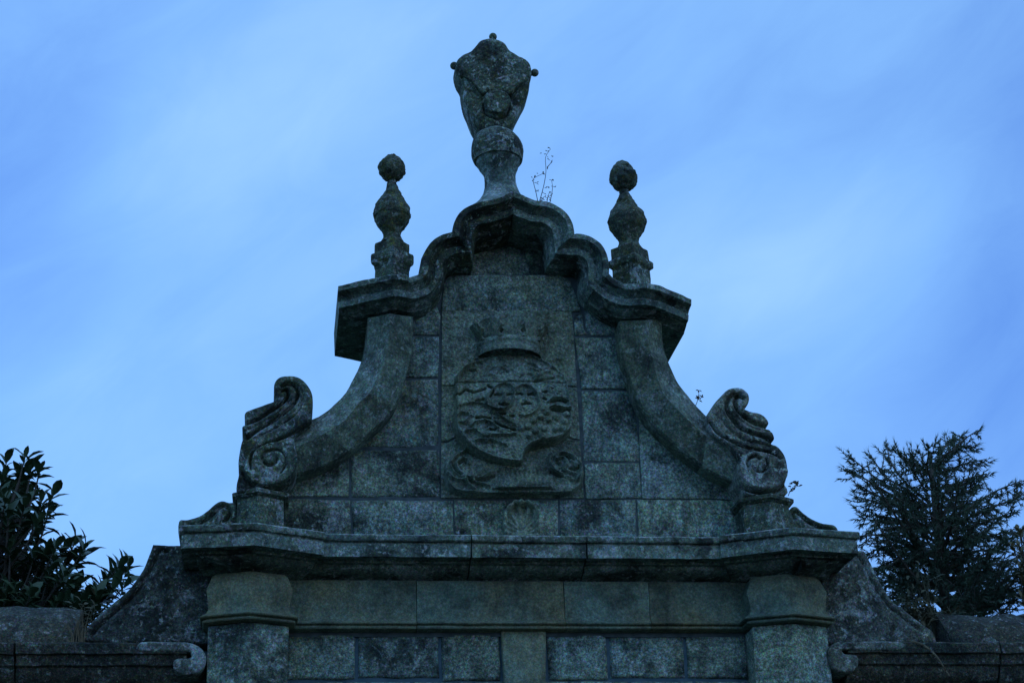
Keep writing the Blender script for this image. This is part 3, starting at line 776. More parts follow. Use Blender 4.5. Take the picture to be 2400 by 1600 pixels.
# scrolled mantling at the foot
for c, h in [(K([(400, 935), (330, 985), (270, 1040), (238, 1100), (255, 1165), (310, 1225), (380, 1255)]), .034), (K([(430, 1100), (410, 1050), (360, 1040), (310, 1080), (300, 1130), (330, 1190), (390, 1235), (460, 1250), (530, 1215), (565, 1160), (560, 1130)]), .034),
             (K([(370, 1100), (345, 1140), (375, 1190), (400, 1215)]), .022), (K([(440, 1262), (540, 1255), (600, 1225), (665, 1190)]), .03), (K([(470, 1285), (550, 1310), (640, 1340)]), .03), (K([(395, 1285), (440, 1330), (490, 1365)]), .026),
             (K([(215, 1200), (260, 1250), (330, 1275), (400, 1275)]), .028), (K([(210, 1290), (280, 1360), (390, 1392), (520, 1400)]), .014),
             (K([(1300, 985), (1268, 1060), (1290, 1140), (1350, 1195), (1400, 1215)]), .036), (K([(1330, 1020), (1380, 975), (1450, 975), (1520, 1015), (1570, 1080), (1600, 1150), (1595, 1220), (1560, 1270)]), .036),
             (K([(1345, 1050), (1400, 1030), (1440, 1060), (1450, 1110), (1420, 1150), (1440, 1180), (1520, 1210), (1570, 1255)]), .034), (K([(1500, 1060), (1540, 1100), (1550, 1140)]), .024), (K([(1400, 1260), (1460, 1240), (1520, 1270)]), .018)]:
    ridge_(c, 3.6, h)
for c in [K([(330, 1095), (360, 1080), (400, 1090)]), K([(1350, 1080), (1380, 1110)]), K([(1490, 1150), (1540, 1160), (1580, 1140)]), K([(1400, 1000), (1470, 1010), (1520, 1060)]), K([(250, 1110), (280, 1180), (340, 1230)]), K([(500, 1280), (620, 1260), (690, 1235)]), K([(1290, 1190), (1370, 1230), (1430, 1250)])]:
    ridge_(c, 3.0, -.022)
fr = (qx > 700) & (qx < 1310) & (qy > 1150) & (qy < 1365)
H += np.where(fr, .0035*np.sin(qx/46*6.28+.0015*(qy-1150)*0)*smooth01(qy, 1140, 1190)*(1-smooth01(qy, 1330, 1370)), 0)
H += (smooth01(qx, 640, 760)*(1-smooth01(qx, 1240, 1340)))*(.030*smooth01(qy, 1180, 1350)*(1-smooth01(qy, 1362, 1372)))
# joints between the three stones of the field
for c, dp in [([(1036, 903.5), (1100, 904), (1200, 902.5), (1290, 903), (1362, 907)], .010), (K([(160, 830), (210, 830), (255, 810), (300, 785)]), .03), (K([(1490, 785), (1540, 800), (1620, 812)]), .03)]:
    H -= dp*np.exp(-(seg_dist(pp, np.array(crom(c, 5)))/1.3)**2)
H += .0035*fbm(pp[:, 0]*mpx, pp[:, 1]*mpx, 7, 3)+.0025*fbm(pp[:, 0]*mpx, pp[:, 1]*mpx, 22, 4)+.0018*fbm(pp[:, 0]*mpx, pp[:, 1]*mpx, 50, 5)
VW = np.array([U(a, b, 0.0) for a, b in pp]); VW[:, 1] -= H*1.6
idx = np.arange(len(pp)).reshape(nx+1, ny+1)
cx_ = (PXg[:-1, :-1]+PXg[1:, 1:]).ravel()/2; cy_ = (PYg[:-1, :-1]+PYg[1:, 1:]).ravel()/2
save = pp; pp = np.stack([cx_, cy_], 1); cs, cm, cc = sdf(SHLD), sdf(MANT), sdf(CAP); pp = save
lab = np.where(cs > -2, 1, np.where((cm > -2) & (cy_ > 1040), 2, np.where(cc > 1e6, 3, np.where(cy_ < 903, 4, np.where(cy_ < 1031, 5, 6)))))
lab = np.where((lab >= 5) & (cx_ > 1200), lab+2, lab)
quads = np.stack([idx[:-1, :-1].ravel(), idx[:-1, 1:].ravel(), idx[1:, 1:].ravel(), idx[1:, :-1].ravel()], 1)
def cut_mesh(name, m, parent, mat):
    f = quads[m]; u, inv = np.unique(f, return_inverse=True); inv = inv.reshape(f.shape)
    V = VW[u]; nV = len(V)
    # a skirt gives every carved piece its thickness
    ed = {}
    for r in inv:
        for k in range(4): 
            e_ = (r[k], r[(k+1) % 4]); ed[e_] = ed.get(e_, 0)+1
    rim = [e_ for e_ in ed if (e_[1], e_[0]) not in ed]
    back = {}; VV = [tuple(v) for v in V]; F = [tuple(int(t) for t in r) for r in inv]
    for a, b in rim:
        for t in (a, b):
            if t not in back: back[t] = len(VV); VV.append((V[t][0], .30, V[t][2]))
        F.append((int(b), int(a), back[a], back[b]))
    return link(name, mesh(name, VV, F, False), mat, parent, 60)
# the dressed field stone carries the arms as its sub-parts
for k in (4, 5, 6, 7, 8):
    if (lab == k).any(): cut_mesh('field_stone', lab == k, gate, ST_ARMS)
coat = cut_mesh('coat_of_arms', lab == 1, gate, ST_ARMS)
coat['label'] = 'weathered heraldic shield carved on the pediment under a crown'
cut_mesh('mantling', lab == 2, coat, ST_ARMS)
# crown: a real half ring standing out of the wall
cxp = U(1193, 800, 0.0); RC = .245; ZC0 = float(U(1193, 812, -.22)[2]); 
V = []; F = []; nk = 36
prof = [(.93, .014), (1.0, 0), (1.03, .018), (1.02, .036), (.985, .042), (.985, .070), (1.02, .078), (1.035, .095), (1.01, .112), (.90, .115), (.82, .10), (.82, .02)]
for k in range(nk+1):
    a = math.pi*k/nk
    for (r, z) in prof: V.append(jit((cxp[0]-RC*r*math.cos(a), .02-RC*.88*r*math.sin(a), ZC0+z), .004, 9, 2))
m = len(prof)
for k in range(nk):
    for j in range(m): F.append((k*m+j, k*m+(j+1) % m, (k+1)*m+(j+1) % m, (k+1)*m+j))
cr = link('crown', mesh('crown', V, F), ST_ARMS, coat, 45)
for k, a in enumerate((12, 50, 90, 130, 168)):
    a = math.radians(a); V = []; F = []
    ca, sa = -math.cos(a), -math.sin(a); tx, ty = -sa, ca
    hh = .175 if k == 2 else .155
    shp = [(0, -.075, 0), (.3, -.045, .0), (.55, -.085, .025), (.78, -.075, .045), (.93, -.03, .06), (.93, .03, .06), (.78, .075, .045), (.55, .085, .025), (.3, .045, .0), (0, .075, 0)]
    ns = len(shp)
    for th_ in (0, 1):
        for (t, wv, leanv) in shp:
            r = RC*(.99)+leanv-(.10 if th_ else 0)
            V.append(jit((cxp[0]+ca*r+tx*wv*1.35, .02+sa*r*.88+ty*wv*1.35, ZC0+.10+t*hh), .006, 11, k))
    F = [tuple(range(ns)), tuple(range(ns, 2*ns))[::-1]]+[(i, (i+1) % ns, ns+(i+1) % ns, ns+i) for i in range(ns)]
    link('crown_leaf', mesh('crown_leaf', V, F), ST_ARMS, coat, 40)

# --- scallop shell in the base course
shell_out = [(1190, 1262), (1183, 1240), (1181, 1215), (1184, 1196), (1190, 1184), (1200, 1176), (1206, 1169), (1216, 1172), (1222, 1167), (1230, 1171), (1238, 1168), (1244, 1175), (1255, 1182), (1262, 1195), (1264, 1214), (1262, 1236), (1256, 1262)]
cS = U(1223, 1256, -.0)[[0, 2]]
so_ = np.array([U(a, b, -.10)[[0, 2]] for a, b in crom(shell_out, 3, True)])
def flute(p):
    a = np.arctan2(p[:, 1]-cS[1], p[:, 0]-cS[0]); r = np.hypot(*(p-cS).T)
    de = seg_dist(p, np.vstack([so_, so_[:1]])); t = np.clip((de-.012)/.03, 0, 1); hgt = np.clip((p[:, 1]-so_[:, 1].min())/.30, 0, 1)
    return (.020+.055*hgt)*t*t*(3-2*t)+.016*np.cos(a*17)*np.clip(r/.2, 0, 1)
plate('scallop_shell', shell_out, -.10, .2, ST_ARMS, gate, res=.005, edge=.008, smooth_outline=3, ridge=flute, seed=9, rough=.002)

# ------------------------------------------------------------------ central finial
Yf = .20
zf = lambda p: q(1000, 50, 5.2278, p)
ax = U(1160, 400, Yf)
fin = empty('crowning_finial', (float(ax[0]), Yf, float(U(1190, 480, Yf)[2])), 'large carved stone finial with three small knobs on top of the pediment', 'finial')
z2 = lambda y: 280+y/4.6125
def zpx(py, px=1162): return float(U(px, py, Yf)[2])
sc1 = S(1163, 350, Yf)
def zprof(L_, cx=1163, ox=280, s=4.6125): return [(r/s*sc1, float(U(cx, ox+y/s, Yf)[2])) for (y, r) in L_]
neckp = zprof([(1080, 470), (1020, 395), (970, 325), (900, 255), (850, 220), (800, 190), (740, 170), (680, 163), (620, 166), (570, 182), (530, 206), (490, 226), (455, 240), (425, 246), (405, 236)])
def leanx(o, k, z0):
    for v in o.data.vertices: v.co.x += k*(v.co.z-z0)
zb_ = neckp[0][1]
AX = (float(U(1177, 440, Yf)[0]), Yf)
nk_ = lathe('neck', AX, neckp, ST_CORN, fin, 48, amp=.006, seed=3)
ballp = []
cb = float(U(1163, 280+352/4.6125, Yf)[2]); rb = 283/4.6125*sc1
for k in range(20):
    a = -math.pi*.14+(math.pi*.14+math.pi*.47)*k/19; ballp.append((rb*math.cos(a), cb+rb*math.sin(a)*.97))
bl = lathe('ball', AX, ballp, ST_DARK, fin, 44, amp=.006, seed=4)
xt = float(U(1163, 335, Yf)[0]); kk = (xt-AX[0])/(cb-zb_)
for o in (nk_, bl): leanx(o, kk, zb_+.1)
FO = [(650, 1375), (600, 1300), (560, 1230), (510, 1100), (462, 980), (437, 860), (430, 775), (392, 712), (362, 640), (350, 560), (368, 482), (402, 440), (460, 405), (530, 370), (590, 310), (640, 250), (700, 222), (770, 214), (850, 224),
      (920, 250), (970, 285), (1010, 345), (1080, 395), (1160, 440), (1230, 485), (1270, 530), (1287, 590), (1287, 660), (1270, 740), (1252, 860), (1220, 960), (1170, 1050), (1110, 1170), (1070, 1260), (1010, 1330), (900, 1375), (760, 1385)]
fl = [(zf([(430, 700), (540, 788), (610, 880), (672, 945)]), .011, .05), (zf([(1265, 720), (1130, 835), (1060, 915), (1005, 960)]), .011, .05), (zf([(672, 945), (760, 905), (840, 895), (930, 910), (1005, 950)]), .008, .03),
      (zf([(445, 730), (560, 855), (655, 985)]), .008, -.04), (zf([(1245, 775), (1120, 890), (1020, 985)]), .008, -.04),
      (zf([(690, 1060), (710, 1160), (790, 1215), (880, 1230), (970, 1180), (1010, 1080)]), .009, .045), (zf([(820, 460), (800, 600), (820, 760), (830, 860)]), .020, .012), (zf([(900, 420), (910, 600), (890, 720)]), .015, .010)]
boss = crom(zf([(690, 1000), (720, 940), (790, 915), (870, 910), (950, 935), (1000, 985), (1010, 1060), (970, 1140), (900, 1190), (820, 1190), (740, 1150), (700, 1080)]), 3, True)
plate('escutcheon', zf(FO), Yf+.01, Yf+.11, ST_DARK, fin, res=.006, edge=.03, lines=fl, steps=[(boss, -.045, .014)], inflate=.055, infl_r=.15, mirror=True, rough=.005, seed=12)
ctr_ = Vector(U(*zf([(830, 640)])[0], Yf+.01)); ctr_.y = Yf+.11
for (a, b) in [(812, 192), (336, 547), (1324, 632)]:
    p = Vector(U(*zf([(a, b)])[0], Yf+.05)); r = 50/5.2278*sc1
    V = []; F = []
    tube_geo(V, F, [p, p+(ctr_-p).normalized()*.12], r*.62, r*.8, 12)
    nb = len(V); ring = np.linspace(-1.5, 1.5, 12)
    for t in ring:
        for k in range(16):
            V.append((p.x+max(.002, r*math.cos(t))*math.cos(k*math.pi/8), p.y+max(.002, r*math.cos(t))*math.sin(k*math.pi/8), p.z+r*math.sin(t)))
    for i in range(11):
        for k in range(16): F.append((nb+i*16+k, nb+i*16+(k+1) % 16, nb+(i+1)*16+(k+1) % 16, nb+(i+1)*16+k))
    link('knob', mesh('knob', V, F), ST_DARK, fin, 50)

# ------------------------------------------------------------------ pinnacles
def pinnacle(label, axpx, s, oy, rows, sq, amp, seed, tilt):
    Yp = -.02; px0 = axpx
    sc = S(px0, oy+600/s, Yp)*1.03
    Z = lambda y: float(U(px0, oy+y/s, Yp)[2])
    zb = Z(sq[0][0])
    x = float(U(px0, oy+sq[0][0]/s, Yp)[0])
    e = empty('pinnacle', (x, Yp, zb), label, 'pinnacle', 'slender pinnacles on the pediment shoulders')
    names = ['pedestal', 'pedestal', 'pedestal']
    # square plinth stones, set corner-wise
    parts = []
    for k, (yb, yt, hw, nm) in enumerate(sq):
        r = hw/s*sc; z0, z1 = Z(yb), Z(yt); h = z1-z0
        if nm == 'pedestal_cap': pr = [(r*.80, z0-.03), (r*.84, z0), (r*.97, z0+h*.2), (r, z0+h*.35), (r, z0+h*.85), (r*.96, z1), (r*.7, z1+.01)]
        else: pr = [(r, z0-.03), (r, z0+h*.5), (r*.985, z1-.006), (r*.95, z1)]
        pr2 = []
        for (a, b) in zip(pr[:-1], pr[1:]):
            for t in range(3): pr2.append((a[0]+(b[0]-a[0])*t/3, a[1]+(b[1]-a[1])*t/3))
        pr2.append(pr[-1])
        V = []; F = []; ns = 8
        for (rr_, z_) in pr2:
            cs4 = [(rr_*math.cos(t), rr_*math.sin(t)) for t in (0, math.pi/2, math.pi, 1.5*math.pi)]
            for c in range(4):
                for t in range(ns):
                    xx = cs4[c][0]+(cs4[(c+1) % 4][0]-cs4[c][0])*t/ns; yy = cs4[c][1]+(cs4[(c+1) % 4][1]-cs4[c][1])*t/ns
                    V.append(jit((x+xx, Yp+yy, z_), amp*.8, 12, seed+k))
        n4 = 4*ns
        for i in range(len(pr2)-1):
            for t in range(n4): F.append((i*n4+t, i*n4+(t+1) % n4, (i+1)*n4+(t+1) % n4, (i+1)*n4+t))
        F.append(tuple(range(n4))[::-1]); F.append(tuple((len(pr2)-1)*n4+t for t in range(n4)))
        parts.append(link(nm, mesh(nm, V, F), ST_DARK if k < 2 else ST_MOSS, e, 40))
    for nm, rws, mt, am in rows:
        d = crom([(y, r) for y, r in rws], 5)
        pr = [(max(.002, r/s*sc), Z(y)) for y, r in d][::-1]
        parts.append(lathe(nm, (x, Yp), pr, mt, e, 56, amp=am, seed=seed, nsc=22))
    for o in parts:
        for v in o.data.vertices: v.co.x += tilt*(v.co.z-zb)
    return e
pinnacle('pinnacle with a knobbly moss-crusted ball, above the dark volute scroll', 919, 4.4818, 330,
         [('baluster', [(418, 44), (450, 50), (500, 62), (550, 84), (600, 112), (640, 140), (700, 174), (760, 186), (800, 186), (812, 176), (850, 168), (900, 138), (940, 105), (980, 88), (1010, 86), (1045, 100), (1085, 130)], ST_MOSS, .010),
          ('ball', [(128, 4), (150, 26), (180, 62), (210, 98), (240, 126), (280, 138), (320, 138), (360, 120), (400, 82), (424, 44)], ST_MOSS, .014)],
         [(1440, 1318, 172, 'pedestal'), (1325, 1195, 217, 'pedestal_cap'), (1195, 1082, 175, 'pedestal_block')], .006, 1.0, .004)
pinnacle('pinnacle with a smoother ball and a mossy shaggy bulb, above the pale lichened scroll', 1482, 3.3346, 350,
         [('baluster', [(318, 28), (350, 38), (400, 58), (440, 80), (480, 108), (520, 132), (560, 143), (600, 140), (640, 118), (680, 90), (710, 76), (740, 72), (765, 82), (790, 100)], ST_MOSS, .011),
          ('ball', [(90, 10), (106, 36), (138, 68), (170, 88), (210, 103), (250, 103), (285, 86), (310, 56), (322, 30)], ST_MOSS, .012)],
         [(1075, 945, 142, 'pedestal'), (945, 880, 172, 'pedestal_cap'), (880, 785, 140, 'pedestal_block')], .006, 4.0, -.018)

# ------------------------------------------------------------------ garden walls with their wings
def garden_wall(s, label, wing_px, wing_lines, scroll_px, cap_top, far_px):
    p0 = U(scroll_px[0][0], scroll_px[0][1], -.22)
    zl = float(U(440 if s < 0 else 1985, 1503, -.22)[2])            # top of the coping ledge
    zs = float(U(440 if s < 0 else 1985, 1526, -.22)[2])
    e = empty('garden_wall', (s*5.0, .2, -.04), label, 'wall', 'garden walls flanking the gateway')
    xin = s*2.205; xsc = float(U(441 if s < 0 else 1985, 1503, -.22)[0]); xfar = s*9.0
    plate('coping_scroll', scroll_px, -.235, .05, ST_PALE, e, res=.0075, edge=.016, smooth_outline=3, seed=20+s)
    prof = [(-.24, -.30), (-.17, -.285), (-.12, -.25), (-.085, -.20), (-.075, -.16), (-.045, -.15), (-.035, -.10), (-.03, -.085), (.0, -.078), (0, -.012), (-.012, 0), (-.24, .01)]
    xs_ = [xsc]; step_ = [1.15, 1.4, 1.2, 1.3, 1.2, 1.3]
    for d_ in step_: xs_.append(xs_[-1]+s*d_)
    for k, (a, b) in enumerate(zip(xs_[:-1], xs_[1:])):
        a_, b_ = (a+s*.006, b-s*.004); pts = fill((min(a_, b_), -.22), (max(a_, b_), -.22))+[(max(a_, b_), -.22)]
        sweep('coping_stone', plan(pts, zl), prof, ST_ROUGH, e, noise_amp=.008, seed=k*3.7+s)
    # rough ridge stones of the capping
    xa = float(U(190 if s < 0 else 2200, 1470, .1)[0]); k = 0
    zt = float(U(cap_top[0], cap_top[1], .28)[2])
    while abs(xa) < 9:
        xb = xa+s*(.55+.35*rnd.random()); V = []; F = []; nn = 10
        zz = zt+.025*math.sin(k*2.1)
        pr = [(-.15, zl-.01), (-.12, zl+.07), (-.02, zl+(zz-zl)*.62), (.12, zl+(zz-zl)*.92), (.26, zz), (.42, zl+(zz-zl)*.9), (.58, zl+(zz-zl)*.5), (.62, zl-.01)]
        for i in range(nn+1):
            xx = xa+(xb-xa)*i/nn; pinch = .02 if i in (0, nn) else 0
            for (yy, z_) in pr: V.append(jit((xx-(s*.0), yy+(pinch if yy < .2 else -pinch), z_-pinch*.6), .030, 8, k*5.1+s))
        m = len(pr)
        for i in range(nn):
            for j in range(m): F.append((i*m+j, i*m+(j+1) % m, (i+1)*m+(j+1) % m, (i+1)*m+j))
        F.append(tuple(range(m))); F.append(tuple(nn*m+j for j in range(m))[::-1])
        link('ridge_stone', mesh('ridge_stone', V, F), ST_ROUGH, e, 40); xa = xb-s*.004; k += 1
    # wall body in courses
    z1 = zl-.29; r = 0
    while z1 > .1:
        z0 = max(-.04, z1-.42); xx = xin+s*.02; first = True
        while abs(xx) < 9:
            x2 = xx+s*((.5 if (first and r % 2) else .8)+.3*rnd.random()); first = False
            block('wall_block', rect(*sorted((xx, x2)), z0, z1), .01, .4, ST_WALL, e, bev=.02, gap=.008, px=False, amp=.008, seed=xx*3+z1); xx = x2
        z1 = z0; r += 1
    bar('wall_core', *sorted((s*2.12, xfar)), .04, .55, -.04, zl-.005, MORTAR, e, 0)
    wg = plate('wing_scroll', wing_px, .02, .42, ST_WING, e, res=.011, edge=.012, lines=wing_lines, smooth_outline=0, rough=.006, seed=30+s)
    return e
zL = lambda p: q(0, 1020, 2.704, p)
wcL = [(358.7, 1275), (349.5, 1301), (333, 1338), (303, 1379), (266, 1412), (229, 1442), (196, 1480)]
WL = [(500, 1277), (397, 1277)]+[tuple(p) for p in crom(wcL, 5)]+[(192, 1503), (500, 1506)]
wlineL = [([(392, 1291), (373, 1292), (364, 1312), (347, 1347), (317, 1390), (280, 1425), (243, 1456), (212, 1490)], .012, .035)]
garden_wall(-1, 'rough coped garden wall with a curved wing, below the glossy broad-leaved tree', WL, wlineL,
            [(330, 1503), (405, 1503), (441, 1504), (465, 1512), (480, 1529), (483, 1546), (476, 1566), (458, 1578), (433, 1581), (412, 1573), (405, 1559), (408, 1546), (420, 1541), (440, 1541), (449, 1536), (446, 1529), (438, 1525), (330, 1525)], (90, 1428), 0)
wcR = [(2026, 1289), (2040, 1316), (2059, 1355), (2085, 1398), (2117, 1427), (2150, 1452), (2190, 1482)]
WR = [(1925, 1289)]+[tuple(p) for p in crom(wcR, 5)]+[(2196, 1505), (1925, 1507)]
wlineR = [([(2003, 1300), (2012, 1302), (2030, 1330), (2050, 1372), (2078, 1412), (2110, 1440), (2150, 1470)], .011, .03)]
garden_wall(1, 'rough coped garden wall with a lichened curved wing, below the dark conifer', WR, wlineR,
            [(2110, 1502), (1990, 1502), (1962, 1503), (1945, 1514), (1940, 1531), (1943, 1551), (1955, 1568), (1978, 1575), (2002, 1570), (2013, 1556), (2011, 1537), (2000, 1532), (1983, 1531), (1977, 1526), (1985, 1522), (2110, 1523)], (2300, 1446), 2400)

# ------------------------------------------------------------------ trees
def add_leaf(V, F, base, d, nrm, L_, W_):
    d = d.normalized(); side = d.cross(nrm)
    if side.length < 1e-4: side = d.orthogonal()
    side.normalize(); up = side.cross(d)
    b = len(V)
    rows = [(0, .04, 0), (.22, .34, .02), (.5, .5, .03), (.78, .36, .0), (1, .02, -.05)]
    for t, w_, c in rows:
        c0 = base+d*(L_*t)+up*(c*L_-.10*L_*t*t)
        V.append(c0-side*(w_*W_)+up*(w_*W_*.35)); V.append(c0); V.append(c0+side*(w_*W_)+up*(w_*W_*.35))
    for i in range(4):
        for j in range(2): F.append((b+i*3+j, b+i*3+j+1, b+(i+1)*3+j+1, b+(i+1)*3+j))

def broad_tree(name, label, cat, trunk_px, Y, tips, polys, mat, Lf, Wf, nleaf, nobj, seed, top=None):
    R = random.Random(seed)
    base = U(trunk_px[0], trunk_px[1], Y); base = Vector((base[0], Y, -.05))
    e = empty(name, base, label, cat)
    topz = max(U(a, b, Y)[2] for a, b in tips)
    V = []; F = []
    trunk = [base+Vector((.12*math.sin(k*.9), .1*math.cos(k*1.3), (topz-.6)*k/10)) for k in range(11)]
    tube_geo(V, F, trunk, .16, .03, 10)
    spots = []
    for (a, b) in tips: spots.append((Vector(U(a, b, Y+R.uniform(-.5, .3))), True))
    for poly, cnt in polys:
        P = np.array(poly, float); lo = P.min(0); hi = P.max(0); k = 0
        while k < cnt:
            t = np.array([[R.uniform(lo[0], hi[0]), R.uniform(lo[1], hi[1])]])
            if inside(t, P)[0]:
                spots.append((Vector(U(t[0][0], t[0][1], Y+R.uniform(-.7, 1.2))), False)); k += 1
    leaves = []
    for p, tip in spots:
        # twig from the trunk
        hz = max(.4, min(topz-.7, p.z-.5-.25*(p-base).xy.length)); root = trunk[0].lerp(trunk[-1], min(1, hz/(topz-.6)))
        mid = root.lerp(p, .55)+Vector((R.uniform(-.1, .1), R.uniform(-.1, .1), -.12))
        tube_geo(V, F, [root, root.lerp(mid, .5)+Vector((0, 0, .02)), mid, mid.lerp(p, .6)+Vector((0, 0, -.05)), p], .022, .005, 5)
        axis = (p-mid).normalized()+Vector((R.uniform(-.2, .2), R.uniform(-.2, .2), .55)); axis.normalize()
        nl = nleaf+R.randint(-1, 2)
        for k in range(nl):
            an = k*2.4+R.uniform(-.3, .3); t = k/nl
            o1 = axis.orthogonal().normalized(); o2 = axis.cross(o1)
            out_ = o1*math.cos(an)+o2*math.sin(an)
            d = axis*(.25+.9*t)+out_*(1.05-.55*t)+Vector((0, 0, -.12*(1-t)))
            leaves.append((p-axis*(.16*(1-t)), d, axis+out_*.2, Lf*R.uniform(.5, 1.15), Wf*R.uniform(.6, 1.15), tip))
    leaves.sort(key=lambda l: (not l[5], l[0].y))
    vv = []; ff = []
    proto = None
    for k, (b, d, nrm, L_, W_, tip) in enumerate(leaves):
        if k < nobj:
            if proto is None:
                v1 = []; f1 = []; add_leaf(v1, f1, Vector((0, 0, 0)), Vector((1, 0, 0)), Vector((0, 0, 1)), 1.0, Wf/Lf)
                proto = mesh('leaf', v1, f1, False); proto.materials.append(mat)
                proto.polygons.foreach_set('use_smooth', [True]*len(proto.polygons))
            dd = d.normalized(); s_ = dd.cross(nrm).normalized(); u_ = s_.cross(dd)
            m = Matrix.Identity(4)
            for i in range(3): m[i][0] = dd[i]*L_; m[i][1] = -s_[i]*L_; m[i][2] = u_[i]*L_; m[i][3] = b[i]
            o = bpy.data.objects.new('leaf', proto); col.objects.link(o); o.parent = e; o.matrix_parent_inverse = Matrix.Translation(-base); o.matrix_basis = m
        else: add_leaf(vv, ff, b, d, nrm, L_, W_)
    link('trunk', mesh('trunk', V, F, False), BARK, e, 60)
    if vv:
        o = link('crown', mesh('crown', vv, ff, False), mat, e, 70); o['kind'] = 'stuff'
    return e
tipsL = zL([(45, 150), (160, 130), (200, 190), (150, 220), (260, 200), (265, 400), (340, 370), (310, 480), (100, 320), (30, 240), (190, 350), (250, 540), (480, 670), (545, 690), (420, 700), (520, 770), (360, 700), (770, 810), (820, 820), (700, 880), (760, 870), (640, 950),
            (480, 960), (560, 1000), (420, 800), (720, 960), (810, 930), (230, 640), (300, 720), (160, 430), (600, 1020), (380, 960)])
broad_tree('magnolia_tree', 'broad-leaved tree with large glossy upright leaves behind the garden wall', 'tree', (-40, 1450), 3.6, tipsL,
           [([(-90, 1090), (30, 1085), (70, 1130), (100, 1190), (95, 1250), (60, 1290), (110, 1310), (130, 1360), (120, 1430), (-90, 1440)], 105), ([(60, 1290), (110, 1290), (160, 1330), (200, 1380), (300, 1360), (300, 1400), (240, 1440), (120, 1440)], 30), ([(0, 1400), (230, 1400), (220, 1445), (0, 1445)], 36)],
           LEAF, .19, .082, 9, 300, 5)
tipsR = [(2385, 1240), (2372, 1275), (2395, 1290), (2390, 1330), (2420, 1230), (2440, 1260)]
broad_tree('laurel_tree', 'tree with brownish yellow-green leaves beside the dark conifer', 'tree', (2450, 1500), 5.0, tipsR, [([(2375, 1245), (2420, 1225), (2520, 1250), (2520, 1450), (2380, 1400)], 46)], LEAF_B, .11, .045, 9, 40, 8)

